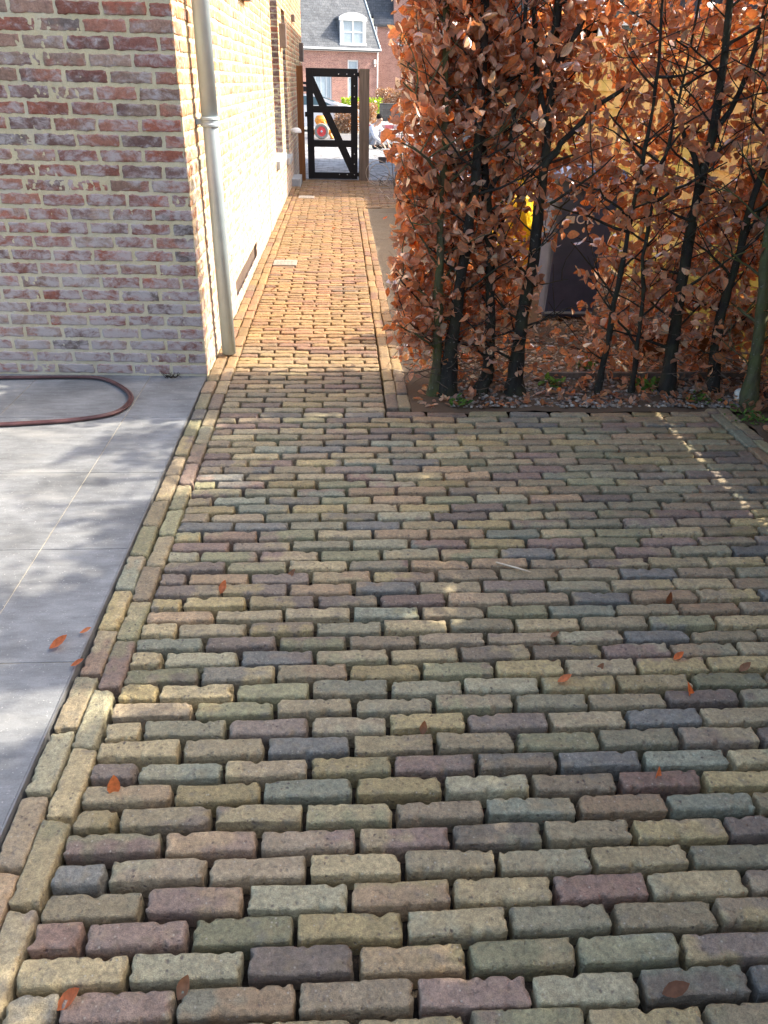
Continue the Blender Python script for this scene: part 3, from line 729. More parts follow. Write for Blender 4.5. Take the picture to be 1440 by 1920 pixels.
def clothe(plants, C, g, nl=(3, 6), r0=.0021):
    """hang leaf sprays at the points C on the nearest branch of the nearest plant"""
    A = [p.pts() for p in plants]; own = np.concatenate([np.full(len(a), i) for i, a in enumerate(A)]); A = np.concatenate(A)
    for c in C:
        d = np.linalg.norm((A-c)*np.array([1, 1, 1.0])+np.array([0, 0, 0]), axis=1)+np.where(A[:, 2] > c[2]+.02, .08, 0); i = int(np.argmin(d)); p = plants[own[i]]; q = A[i]
        B = curve(q, c, g, 5, .18, .05); rr = r0*g.uniform(.7, 1.2); p.twigs.append((B, np.linspace(rr, rr*.45, 5), 4))
        dv = c-q; dv = dv/(np.linalg.norm(dv)+1e-6)
        for k in range(g.integers(*nl)):
            t = g.uniform(.35, 1.0); P = q+(c-q)*t if t < .7 else c+g.normal(0, .022, 3)
            side = g.normal(0, 1, 3); p.LP.append(P+side*.004); p.LD.append(dv*.7+side*.7)
        if g.random() < .5:
            e = c+g.normal(0, .07, 3)+dv*.05; p.twigs.append((curve(B[3], e, g, 4, .15), np.linspace(rr*.5, rr*.25, 4), 3))
TR = {
 'A': ([(.49, 3.88, -.03), (.50, 3.88, .14), (.49, 3.88, .39), (.48, 3.89, .66), (.48, 3.90, .9), (.47, 3.90, 1.25), (.45, 3.9, 1.75), (.44, 3.9, 2.12)], .027, 'bark_green', 'slim greenish beech trunk, leftmost of the hedge beside the path'),
 'B': ([(.56, 3.87, -.03), (.57, 3.87, .28), (.59, 3.88, .5), (.62, 3.88, .76), (.64, 3.88, 1.0), (.64, 3.88, 1.36), (.63, 3.9, 1.76), (.63, 3.9, 2.12)], .034, 'bark', 'dark beech trunk standing tight against the slim greenish one at the left'),
 'C': ([(.73, 3.89, -.03), (.775, 3.9, .1), (.76, 3.9, .39), (.73, 3.9, .71), (.70, 3.9, .95), (.66, 3.9, 1.25), (.62, 3.9, 1.56), (.63, 3.9, 2.12)], .031, 'bark', 'beech with a kinked foot and a dark stem leaning left behind dense leaves'),
 'D': ([(.93, 3.88, -.03), (.92, 3.88, .17), (.92, 3.88, .42), (.95, 3.88, .74), (.95, 3.88, .96), (.95, 3.88, 1.21), (.94, 3.88, 1.47), (.93, 3.88, 2.12)], .038, 'bark', 'thick black beech trunk standing between the yellow sack and the grey bin'),
 'E': ([(1.38, 3.88, -.03), (1.375, 3.88, .14), (1.385, 3.88, .28), (1.38, 3.88, .51), (1.40, 3.88, .79), (1.41, 3.88, .96), (1.42, 3.88, 1.26), (1.42, 3.88, 1.52), (1.33, 3.88, 2.2)], .0165, 'bark', 'thin crooked beech stem just right of the grey bin'),
 'F': ([(1.565, 3.88, -.03), (1.555, 3.88, .14), (1.55, 3.88, .34), (1.53, 3.88, .55), (1.49, 3.89, .72), (1.50, 3.9, .96), (1.53, 3.9, 1.26), (1.56, 3.9, 2.0)], .0135, 'bark', 'thinnest pale grey beech stem, the second to the right of the grey bin'),
 'G': ([(1.765, 3.88, -.03), (1.745, 3.88, .14), (1.73, 3.88, .34), (1.72, 3.88, .61), (1.72, 3.88, .87), (1.72, 3.88, 1.09), (1.73, 3.88, 1.33), (1.71, 3.88, 1.54), (1.65, 3.88, 2.12)], .034, 'bark', 'stout dark beech trunk with a bright green weed at its foot'),
 'H': ([(2.01, 3.88, -.03), (2.00, 3.88, .14), (1.975, 3.88, .4), (1.98, 3.88, .59), (1.99, 3.88, .77), (2.0, 3.88, .97), (2.02, 3.88, 1.16), (2.0, 3.88, 1.49), (2.0, 3.88, 2.12)], .029, 'bark', 'dark beech trunk behind the yard corner, just left of the white stone'),
 'I': ([(2.145, 3.71, -.03), (2.125, 3.72, .17), (2.10, 3.72, .44), (2.06, 3.73, .7), (2.03, 3.74, .94), (2.02, 3.75, 1.4), (2.02, 3.75, 2.12)], .034, 'bark_green', 'mossy green beech trunk right of the white stone at the hedge corner'),
}
g = np.random.default_rng(77)
PL = []
for k, (tr, r0, bark, lab) in TR.items():
    p = Plant(lab, tr, r0, bark); PL.append(p)
    p.grow(g, 18 if r0 > .02 else 13, (.16, min(2.05, tr[-1][2])), (.22, .50), 0, (.27, 2.5), (3.72, 4.36))
LIMB = {3: [[(.95, 3.88, 1.10), (1.03, 3.90, 1.22), (1.15, 3.93, 1.34), (1.33, 3.95, 1.46)], [(.95, 3.88, 1.30), (.88, 3.9, 1.48), (.84, 3.92, 1.75), (.82, 3.94, 2.1)], [(.945, 3.88, 1.5), (1.02, 3.86, 1.66), (1.12, 3.86, 1.9), (1.15, 3.88, 2.1)]],
 6: [[(1.72, 3.88, 1.0), (1.66, 3.88, 1.16), (1.60, 3.89, 1.26), (1.50, 3.9, 1.40)], [(1.72, 3.88, 1.18), (1.80, 3.9, 1.36), (1.86, 3.92, 1.6), (1.88, 3.93, 2.1)]],
 4: [[(1.405, 3.88, .86), (1.34, 3.86, .94), (1.22, 3.85, 1.02), (1.08, 3.84, 1.05)], [(1.41, 3.88, 1.0), (1.50, 3.88, 1.15), (1.60, 3.88, 1.30)]], 7: [[(1.99, 3.88, .8), (2.08, 3.88, 1.0), (2.16, 3.88, 1.3)]], 2: [[(.70, 3.9, .95), (.78, 3.88, 1.15), (.80, 3.88, 1.5), (.78, 3.88, 2.1)]]}
for i, Ls in LIMB.items():
    for P in Ls:
        P = np.array(P); tt = np.linspace(0, 1, 10); Q = np.stack([np.interp(tt, np.linspace(0, 1, len(P)), P[:, c]) for c in range(3)], 1); Q[1:] += g.normal(0, .006, (9, 3))
        r = PL[i].r0*.46; PL[i].branches.append((Q, np.linspace(r, r*.5, 10)))
# leaf density over the face of the hedge (X along the yard edge, Z up)
def dens(X, Z):
    if X < .285+.02*math.sin(Z*9): return 0
    if Z > 1.9: return (.8 if X < 1.1 else .5)*(1 if Z < 2.05+.1*math.sin(X*11) else .2)
    d = .95 if X < .80 else (.58 if X < 1.02 else .40)
    if X < .8: d *= np.interp(Z, [.06, .16, .30, .45], [.0, .28, .7, 1])
    elif X < 1.02: d *= np.interp(Z, [.15, .3, .5, .62, .9], [.15, .4, .8, .95, 1.0])
    else: d *= np.interp(Z, [.06, .2, .4, .8, 1.2, 1.8], [.25, .7, .95, .95, .85, 1.0])
    if .98 < X < 1.30 and .30 < Z < 1.0: d *= .10
    if .95 < X < 1.35 and Z < .30: d *= .35
    if X > 1.75 and Z < 1.0: d *= 1.15
    return d
C = []
while len(C) < 3250:
    X, Z = g.uniform(.23, 2.5), g.uniform(.06, 2.15)
    if g.random() < dens(X, Z): C.append((X, (3.83 if g.random() < .82 else 3.71)+(.62 if Z > 1.55 else .45)*g.random(), Z))
for _ in range(380): C.append((g.uniform(.30, 1.15), g.uniform(3.78, 4.38), g.uniform(1.35, 2.15)))
clothe(PL, np.array(C), g, (4, 7))
# bare whippy twigs at the foot of the hedge
for p in PL[:4]+PL[6:]:
    for _ in range(26 if p in PL[:3] else 9):
        z = g.uniform(.06, .34); q = p.trunk[1].copy(); q[2] = z; e = q+np.array([g.normal(0, .17), g.normal(-.06, .09), g.uniform(-.05, .10)]); e[0] = max(e[0], .30); e[2] = max(e[2], .03); e[1] = max(e[1], 3.69)
        p.twigs.append((curve(q, e, g, 6, .35), np.linspace(.0028, .0012, 6), 5))
for p in PL: p.build()

# the hedge turns the corner and runs towards the camera along the right-hand side of the yard: these stand just outside the picture
p = Plant('dense beech of the hedge along the right side of the yard', [(2.26, 3.05, -.03), (2.25, 3.05, .5), (2.27, 3.06, 1.2), (2.25, 3.04, 2.0), (2.26, 3.05, 3.1)], .03, 'bark', group='beeches along the right side of the yard')
p.grow(g, 28, (.3, 3.05), (.3, .6), 1, (2.12, 2.42), (2.5, 3.85))
C = []
while len(C) < 2500:
    Z = g.uniform(.25, 3.15)
    if Z < 1.7 and g.random() < .90: continue
    yy = g.uniform(2.5, 3.8)
    if Z > 2.62+.24*math.sin(yy*7.3)+.15*math.sin(yy*17+1) and g.random() < .985: continue
    C.append((g.uniform(2.10, 2.42), yy, Z))
clothe([p], np.array(C), g, (4, 7)); side0 = p.build()
for i, yy in enumerate((-1.02, -2.04, -3.06, -4.08, -5.1)):
    r = side0.copy(); COL.objects.link(r); r.location = (2.26, 3.05+yy, 0); r.rotation_euler = (0, 0, math.pi if i % 2 == 0 else 0); r.scale = (1, 1, 1.05+.03*i)
    for ch in list(side0.children):
        c = ch.copy(); COL.objects.link(c); c.parent = r
# shaped leaves lying about
def fallen(loc, yaw, L, label, pitch=0.0, col=(.36, .10, .04), curl=.7, group=None):
    D = np.array([[math.cos(yaw)*math.cos(pitch), math.sin(yaw)*math.cos(pitch), math.sin(pitch)]]); UP = np.array([[0.1, .1, 1.0]])
    V, F = leaves(np.array([loc], float), D, UP, np.array([L]), np.array([.5]), np.array([curl]), np.array([.35]), np.array([.4]))
    lo = V[:, 2].min()
    if pitch == 0: V[:, 2] += loc[2]-lo+.001
    o = mk('fallen_leaf', V, F, M['leaf'], base=loc, tint=np.tile(np.array(col), (18, 1)), smooth=True)
    tag(o, label, 'leaf', group)
LF = [((93, 1220), .6, .062, 'red orange leaf flat on the grey terrace, largest of the three there', 0), ((150, 1190), .1, .04, 'small red leaf on the terrace, the farthest of the three there', 0), ((133, 1252), .2, .042, 'small red leaf on the terrace touching the steel edging strip', 0),
 ((1254, 1130), 1.5, .05, 'pale brown leaf standing upright in a joint on the right of the yard', .9), ((1031, 1198), .3, .034, 'tiny curled leaf in a joint in the middle of the yard', 0), ((1045, 1282), .2, .045, 'orange leaf lying flat across a joint below the middle of the yard', 0),
 ((1303, 1308), 2.0, .055, 'reddish leaf wedged beside a pinkish brick at the right of the yard', .4), ((212, 1488), 1.6, .06, 'dark red leaf stuck upright beside a short end brick near the left edging', .9), ((332, 1868), .9, .05, 'dark brown leaf poking out of the joint at the bottom left', .5), ((1240, 1868), .05, .055, 'long shiny brown leaf lying along the last row at the bottom right', 0),
 ((1236, 1462), 1.8, .045, 'red brown leaf upright between two grey bricks at the right', .8), ((1262, 1240), .4, .04, 'small orange leaf beside a brick corner right of the blue brick', 0), ((1120, 1255), .6, .035, 'rusty leaf in a dark joint right of centre', .3), ((537, 1080), .5, .045, 'pale tan leaf leaning on a brick left of centre', .3), ((412, 1108), 1.0, .05, 'orange leaf in a joint near the left edging', .5), ((792, 1372), 1.3, .04, 'brown leaf pinched in an upright joint near the centre', .7),
 ((620, 432), .3, .06, 'orange leaf on the sunlit path in front of the gate', 0), ((563, 447), .2, .07, 'curled rusty leaf on the left half of the sunlit path', 0), ((505, 547), .1, .06, 'dark brown leaf on the path below the slotted drain cover', 0), ((634, 398), .3, .05, 'faint orange leaf on the path farthest from the camera', 0), ((718, 412), .5, .07, 'orange leaf on the sandy strip between path and hedge', 0), ((100, 1885), .3, .06, 'wine red leaf on the brick edging in the bottom left corner', .2), ((1385, 1262), .4, .045, 'brown leaf by the right border of the picture', 0)]
for (xy, yaw, L, lab, pit) in LF:
    q = on_ground(*xy); fallen((q[0], q[1], .006 if pit == 0 else -.012), yaw, L, lab, pit, tuple(LPAL[random.choice([0, 2, 6])]*np.array([1.1, .75, .6])) if 'red' in lab or 'orange' in lab else tuple(.5*LPAL[random.choice([0, 1, 4])]))
# leaf litter on the bed
g = np.random.default_rng(5); N = 1500
P = np.stack([g.uniform(.42, 2.4, N), 3.68+2.9*g.random(N)**1.2, np.full(N, .024)], 1); P[:, 2] = .002+.024*np.clip((P[:, 1]-3.72)/.35, 0, 1)
P2 = np.stack([g.uniform(2.03, 2.4, 260), g.uniform(2.2, 4.2, 260), np.full(260, .012)], 1); P3 = np.stack([g.uniform(1.5, 2.4, 240), g.uniform(3.75, 4.7, 240), g.uniform(.02, .05, 240)], 1); P = np.concatenate([P, P2, P3]); D = g.normal(0, 1, (len(P), 3)); D[:, 2] = g.normal(.1, .2, len(P))
N = len(P); UP = np.tile([0, 0, 1.0], (N, 1))+g.normal(0, .25, (N, 3))
V, F = leaves(P, D, UP, g.uniform(.035, .065, N), g.uniform(.45, .65, N), g.normal(.4, .7, N), g.uniform(0, .8, N), g.normal(0, .5, N))
tag(mk('leaf_litter', V, F, M['leaf'], tint=np.repeat(LPAL[g.choice(len(LPAL), N, p=LPW)]*g.uniform(.6, 1.2, (N, 1)), 18, 0), smooth=True), kind='stuff')
# weeds
GP_ = np.array([(.10, .19, .035), (.14, .24, .05), (.08, .15, .04)])
def weed(loc, n, L, spread, label, seed):
    g = np.random.default_rng(seed); a = g.uniform(0, 6.28, n); D = np.stack([np.cos(a), np.sin(a), g.uniform(.2, 1.4, n)], 1)
    P = np.array(loc)+np.stack([g.normal(0, spread, n), g.normal(0, spread, n), g.uniform(0, .02, n)], 1)
    V, F = leaves(P, D, np.tile([0, 0, 1.0], (n, 1))+g.normal(0, .2, (n, 3)), g.uniform(.6, 1.2, n)*L, g.uniform(.35, .6, n), g.normal(-.5, .4, n), g.uniform(0, .5, n), g.normal(0, .3, n))
    th = thing('weed', loc, label, 'weed'); mk('foliage', V, F, M['leaf_green'], th, tint=np.repeat(GP_[g.choice(3, n)]*g.uniform(.8, 1.3, (n, 1)), 18, 0), smooth=True)
weed((1.68, 3.93, .01), 46, .05, .035, 'bright green weed at the foot of the stout dark trunk', 1)
weed((2.05, 3.52, .0), 70, .026, .05, 'low patch of small green leaves below the mossy trunk', 2)
weed((2.14, 3.42, .0), 60, .026, .05, 'green seedlings at the right edge of the picture beside the edging bricks', 3)
weed((1.15, 3.98, .01), 26, .05, .03, 'tuft of grass blades right of the thick black trunk', 4)
weed((.60, 3.73, .0), 24, .04, .03, 'small grass tuft at the foot of the twin trunks on the left', 5)
weed((1.42, 4.25, .02), 26, .05, .03, 'pale green weed in the gravel behind the thin crooked stem', 6)
weed((1.90, 3.78, .0), 40, .028, .04, 'little green leaves at the foot of the trunk behind the yard corner', 7)
# ------------------------------------------------------------------ fence along the right
def fence_wood(*a, **k):
    m = m_wood(*a, **k); nt = m.node_tree; b = nt.nodes['Principled BSDF']; src = b.inputs['Base Color'].links[0].from_socket
    tc = nt.nodes.new('ShaderNodeTexCoord'); sp = nt.nodes.new('ShaderNodeSeparateXYZ'); nt.links.new(tc.outputs['Object'], sp.inputs[0])
    ma = nt.nodes.new('ShaderNodeMath'); ma.operation = 'MULTIPLY_ADD'; ma.inputs[1].default_value = 1/.138; ma.inputs[2].default_value = -.03/.138; nt.links.new(sp.outputs[2], ma.inputs[0])
    fl = nt.nodes.new('ShaderNodeMath'); fl.operation = 'FLOOR'; nt.links.new(ma.outputs[0], fl.inputs[0])
    wn = nt.nodes.new('ShaderNodeTexWhiteNoise'); wn.noise_dimensions = '1D'; nt.links.new(fl.outputs[0], wn.inputs['W'])
    mr = nt.nodes.new('ShaderNodeMapRange'); mr.inputs['To Min'].default_value = .68; mr.inputs['To Max'].default_value = 1.15; nt.links.new(wn.outputs['Value'], mr.inputs['Value'])
    hs = nt.nodes.new('ShaderNodeHueSaturation'); nt.links.new(src, hs.inputs['Color']); nt.links.new(mr.outputs[0], hs.inputs['Value']); nt.links.new(hs.outputs[0], b.inputs['Base Color'])
    return m
M['fence'] = fence_wood('pine_fence_board', (.58, .40, .15), (.76, .56, .25), 'y', .6, algae=(.36, .36, .06))
M['fencepost'] = m_wood('fence_post_wood', (.10, .08, .06), (.20, .16, .12), 'z')
fence = thing('wooden_fence', (2.43, 5.0, 0), 'yellow pine fence of overlapping horizontal boards behind the hedge and the grey bin', 'fence')
fy = [-5.3, -3.5, -1.7, .1, 2.4, 4.55, 6.35, 8.15, 9.95, 11.75, 13.3]
for i in range(len(fy)-1):
    mb = MB(); y0, y1 = fy[i]+.035, fy[i+1]-.035
    z = .03
    for k in range(13):
        h = .138; z1 = z+h
        gap = .0
        if i in (3, 4) and k == 5: gap = .043
        x = 2.43
        V = [(x-.022, y0, z+gap), (x+.002, y0, z+gap), (x+.012, y0, z1+.014), (x-.001, y0, z1+.014), (x-.022, y1, z+gap), (x+.002, y1, z+gap), (x+.012, y1, z1+.014), (x-.001, y1, z1+.014)]
        if gap: V = [(a, b, min(c, z1-.002)) for (a, b, c) in V]
        mb.add(V, [(0, 1, 2, 3)[::-1], (4, 5, 6, 7), (0, 3, 7, 4)[::-1], (1, 5, 6, 2)[::-1], (0, 4, 5, 1)[::-1], (3, 2, 6, 7)[::-1]]); z = z1
    mb.box(2.405, 2.455, y0, y1, z+.012, z+.028, .003)
    mb.build('board_panel', M['fence'], fence)
for y in fy:
    mb = MB(); mb.box(2.395, 2.465, y-.034, y+.034, -.04, 1.83, .005); mb.build('post', M['fencepost'], fence)
for y in (5.45, 7.25):
    mb = MB(); mb.box(2.385, 2.412, y-.02, y+.02, .03, 1.80, .003); mb.build('batten', M['fencepost'], fence)

# unseen evergreen hedge added behind the photographer to block low sky light
g = np.random.default_rng(61); n = 9000; P = np.stack([g.uniform(-6, 6, n), -3.9+.7*g.random(n), 2.7*g.random(n)], 1); D = g.normal(0, 1, (n, 3)); UP = g.normal(0, 1, (n, 3))
th = thing('sky_blocking_hedge', (0, -3.55, 0), 'dark evergreen hedge added out of view behind the camera to block low sky light', 'hedge')
V, F = leaves(P, D, UP, g.uniform(.12, .2, n), g.uniform(.5, .8, n), g.normal(.2, .5, n), g.uniform(0, .5, n), g.normal(0, .3, n)); mk('foliage', V, F, M['leaf_green'], th, tint=np.repeat(np.array([(.035, .055, .025)])*g.uniform(.7, 1.3, (n, 1)), 18, 0))
V, F = tubes([(curve(np.array([x, -3.5, -.02]), np.array([x+g.normal(0, .1), -3.5, 2.4]), g, 6, .08), np.linspace(.03, .01, 6), 6) for x in np.arange(-5.6, 6, .8)]); mk('stems', V, F, M['bark'], th)

# low timber edging board in the bed and stray bits
mb = MB(); mb.box(1.15, 2.35, 4.05, 4.075, -.02, .055, .004); tag(mb.build('timber_edging', M['postgrey'], base=(1.75, 4.06, 0)), 'low grey timber edging board lying across the gravel behind the hedge', 'edging board')
mb = MB(); mb.box(1.75, 2.36, 4.45, 4.50, .0, .17, .006, rot=None); tag(mb.build('plank', M['postbrown'], base=(2.05, 4.47, 0)), 'dark brown plank on edge against the foot of the yellow fence', 'plank')
b = bmesh.new(); bmesh.ops.create_icosphere(b, subdivisions=3, radius=1); V = np.array([v.co[:] for v in b.verts]); F = [[v.index for v in f.verts] for f in b.faces]; b.free()
V = V*(1+.10*np.sin(V@np.array([3.1, 2, 1])+1)[:, None])*np.array([.052, .045, .038])+wob(V, 3, (.9, .5), (.003, .002))
q = on_ground(1392, 752); V = V+np.array([q[0], q[1], .028]); tag(mk('stone', V, F, simple('pale_limestone', (.66, .66, .58), .8, 0, .2, .2, 25), base=(q[0], q[1], 0), smooth=True), 'fist sized white stone by the corner of the yard beside the mossy trunk', 'stone')
a, b_ = on_ground(930, 1058), on_ground(994, 1076)
P = np.array([a+(b_-a)*t+np.array([0, -.006*math.sin(t*3.1), .008+.004*math.sin(t*3.14)]) for t in np.linspace(0, 1, 8)]); V, F = tube(P, [.0028, .0030, .0030, .0032, .0038, .0036, .0025, .0012], 6)
tag(mk('straw', V, F, simple('dry_straw', (.62, .52, .38), .7), base=P[0], smooth=True), 'pale dry straw lying across the bricks in the middle of the yard', 'straw')
P = np.array([on_ground(711, 354), on_ground(716, 368)+np.array([0, 0, .05]), on_ground(730, 382)+np.array([.02, 0, .1]), on_ground(736, 392)+np.array([0.05, 0, .13])]); V, F = tube(curve(P[0], P[3], np.random.default_rng(2), 8, .2), .004, 6)
tag(mk('dead_stick', V, F, simple('bleached_twig', (.55, .48, .38), .7), base=P[0], smooth=True), 'bleached thin stick leaning at the end of the bed near the gate', 'stick')
mb = MB(); g = np.random.default_rng(14); q = on_ground(322, 706)
for i in range(26):
    a = g.uniform(0, 6.28); P = [np.array([q[0]+g.normal(0, .02), 4.128+g.normal(0, .008), .0]), None]; P[1] = P[0]+np.array([math.cos(a)*.03, math.sin(a)*.012, g.uniform(.004, .03)]); mb.tube(P, [.002, .001], 4)
tag(mb.build('dead_moss_clump', M['soil'], base=(q[0], 4.125, 0)), 'dark dried tuft at the foot of the front brick wall near the house corner', 'moss')

# copper coloured hose: two turns lying on the terrace
def hose_path(off, z, seed):
    g = np.random.default_rng(seed); K = [(-2.95, 4.02), (-2.4, 4.085), (-1.873, 4.103), (-1.448, 4.110), (-1.282, 4.075), (-1.123, 3.898), (-1.068, 3.744), (-1.105, 3.585), (-1.256, 3.50), (-1.466, 3.456), (-1.75, 3.425), (-2.15, 3.43), (-2.6, 3.52), (-2.95, 3.70), (-3.05, 3.88)]
    K = np.array(K); n = len(K); out = []
    for i in range(n):
        p0, p1, p2, p3 = K[(i-1) % n], K[i], K[(i+1) % n], K[(i+2) % n]
        for t in np.linspace(0, 1, 9)[:-1]:
            out.append(.5*((2*p1)+(-p0+p2)*t+(2*p0-5*p1+4*p2-p3)*t*t+(-p0+3*p1-3*p2+p3)*t**3))
    out = np.array(out); c = out.mean(0); v = out-c; out = c+v*(1-off/np.linalg.norm(v, axis=1, keepdims=True))
    return np.concatenate([np.stack([out[:, 0], out[:, 1], np.full(len(out), z)], 1), [[out[0, 0], out[0, 1], z]]])
mb = MB(); mb.tube(hose_path(0, .0085, 1), .0078, 12); mb.tube(hose_path(.014, .0105, 2)[:-14], .0072, 12)
t = NT('copper_hose'); p = t.pos(); n = t.noise(p, 9, 5); c = t.mix(t.rng(n, .3, .7), (.060, .024, .024), (.15, .072, .068)); d = t.noise(p, 70, 3); c = t.mix(t.rng(d, .66, .72, 0, .8), c, (.03, .02, .02)); t.bump(d, .1, .002)
tag(mb.build('garden_hose', t.fin(c, .33, .15, .55), base=(-1.9, 3.78, 0), smooth=True), 'copper brown hose laid in a wide loop on the grey terrace against the brick wall', 'hose')

# ------------------------------------------------------------------ wheeled bin
t = NT('anthracite_plastic'); p = t.pos(); n = t.noise(p, 9, 5); f = t.noise(p, 220, 2); c = t.mix(t.rng(n, .35, .7), (.080, .105, .185), (.11, .14, .235)); t.bump(f, .12, .002); M['binp'] = t.fin(c, .72, 0, .25)
wb = thing('wheeled_bin', (1.58, 5.42, 0), 'dark grey wheeled bin with white letters behind the hedge', 'bin')
mb = MB()
def ring(z, hx, hy, y0, n=5, r=.035):
    pts = []
    for (sx, sy, a0) in ((1, -1, -90), (1, 1, 0), (-1, 1, 90), (-1, -1, 180)):
        for k in range(n):
            a = R(a0+90*k/(n-1)); pts.append((1.58+sx*(hx-r)+r*math.cos(a), y0+sy*(hy-r)+r*math.sin(a), z))
    return pts
def loft(rings):
    n = len(rings[0]); V = [p for q in rings for p in q]; F = [(k*n+i, k*n+(i+1) % n, (k+1)*n+(i+1) % n, (k+1)*n+i) for k in range(len(rings)-1) for i in range(n)]
    return V, F+[tuple(range(n))[::-1], tuple(range((len(rings)-1)*n, len(rings)*n))]
V, F = loft([ring(.035, .165, .17, 5.46), ring(.06, .175, .18, 5.46), ring(.86, .215, .245, 5.43), ring(.865, .232, .262, 5.43), ring(.92, .236, .266, 5.43)]); mb.add(V, F)
# ribs on the front and a wheel arch panel
for x in (1.42, 1.74): mb.prism([(x-.010, 5.275, .07), (x+.010, 5.275, .07), (x+.013, 5.183, .85), (x-.013, 5.183, .85)], (0, .03, 0))
mb.prism([(1.50, 5.190, .835), (1.66, 5.190, .835), (1.66, 5.178, .865), (1.50, 5.178, .865)], (0, .03, 0))
mb.build('body', M['binp'], wb)
mb = MB(); V, F = loft([ring(.922, .242, .275, 5.425), ring(.945, .245, .278, 5.425), ring(.985, .225, .24, 5.44), ring(1.0, .15, .16, 5.46)]); mb.add(V, F); mb.cyl((1.36, 5.72, .935), (1.80, 5.72, .935), .016, 10); mb.build('lid', M['binp'], wb)
def wheel(x):
    mb = MB(); mb.lathe([(.0, -.022), (.085, -.022), (.1, -.012), (.1, .012), (.085, .022), (.0, .022)], (x, 5.64, .1), 24, 'x'); mb.build('wheel', M['black'], wb)
wheel(1.40); wheel(1.76)
mb = MB(); mb.cyl((1.38, 5.64, .1), (1.78, 5.64, .1), .012, 8); mb.build('axle', M['zinc'], wb)
mb = MB(); mb.box(1.415, 1.745, 5.272, 5.292, .058, .075, .003); mb.build('front_bar', M['zinc'], wb)
# white letters on the front: a filled block and the readable ...OK
def letters(txt, loc, size, rot, mat, parent, name='lettering', depth=.0012):
    cu = bpy.data.curves.new(name, 'FONT'); cu.body = txt; cu.size = size; cu.extrude = depth; cu.align_x = 'CENTER'; cu.align_y = 'CENTER'; cu.resolution_u = 3
    tmp = bpy.data.objects.new('tmp_text', cu); COL.objects.link(tmp)
    from mathutils import Matrix, Euler
    tmp.matrix_world = Matrix.Translation(loc) @ Euler(rot).to_matrix().to_4x4()
    bpy.context.view_layer.update(); dg = bpy.context.evaluated_depsgraph_get(); me = tmp.evaluated_get(dg).to_mesh()
    V = np.array([tuple(tmp.matrix_world @ v.co) for v in me.vertices]); F = [tuple(p.vertices) for p in me.polygons]
    tmp.evaluated_get(dg).to_mesh_clear(); COL.objects.unlink(tmp); bpy.data.objects.remove(tmp); bpy.data.curves.remove(cu)
    return mk(name, V, F, mat, parent)
letters('OK', (1.585, 5.200, .69), .085, (R(90-5.5), 0, 0), M['white'], wb)
mb = MB(); mb.prism([(1.455, 5.2015, .668), (1.515, 5.2015, .668), (1.515, 5.1965, .712), (1.455, 5.1965, .712)], (0, -.0015, 0)); mb.build('label_sticker', M['white'], wb)
# white sheet of paper-like cover that lies on top of the lid
mb = MB(); mb.box(1.40, 1.76, 5.30, 5.52, 1.003, 1.028, .006); tag(mb.build('board', M['white'], base=(1.58, 5.41, 1.003)), 'white board lying on the lid of the grey bin', 'board')

# yellow sack
t = NT('yellow_plastic_film'); p = t.pos(); n = t.noise(t.map(p, (1, 1, .4)), 26, 5, .6, .8); t.bump(n, .9, .02); M['yellow'] = t.fin((.90, .56, .012), .35, 0, .45); t.set(t.b.inputs['Transmission Weight'], 0.0)
b = bmesh.new(); bmesh.ops.create_uvsphere(b, u_segments=36, v_segments=26, radius=1); V = np.array([v.co[:] for v in b.verts]); F = [[v.index for v in f.verts] for f in b.faces]; b.free()
zz = (V[:, 2]+1)/2; rad = np.interp(zz, [0, .08, .3, .6, .8, .88, .92, 1], [.9, 1.05, 1.1, 1.0, .7, .32, .34, .5]); xy = V[:, :2]/(np.linalg.norm(V[:, :2], axis=1, keepdims=True)+1e-6); a = np.arctan2(V[:, 1], V[:, 0])
rr = rad*(1+.07*np.sin(a*7+zz*6)+.05*np.sin(a*13-zz*9))*np.minimum(1, np.sqrt(np.maximum(0, 1-(2*zz-1)**8)))
V = np.stack([1.06+xy[:, 0]*rr*.13+.05*(zz-.3), 4.95+xy[:, 1]*rr*.12, .425+zz*.56], 1)
tag(mk('plastic_sack', V, F, M['yellow'], base=(1.05, 4.95, .425), smooth=True), 'bright yellow tied plastic sack resting on a cardboard box left of the grey bin', 'sack')

bx = thing('cardboard_box', (1.05, 4.97, 0), 'beige cardboard box on the gravel under the yellow sack', 'box')
M['card'] = simple('cardboard', (.42, .30, .19), .85, 0, .2, .15, 8)
mb = MB(); mb.box(.86, 1.24, 4.80, 5.14, .012, .40, .004); mb.build('carton', M['card'], bx)
mb = MB(); mb.box(.86, 1.046, 4.797, 5.143, .402, .408, .001, seg=1); mb.build('flap', M['card'], bx); mb = MB(); mb.box(1.054, 1.24, 4.797, 5.143, .402, .408, .001, seg=1); mb.build('flap', M['card'], bx)

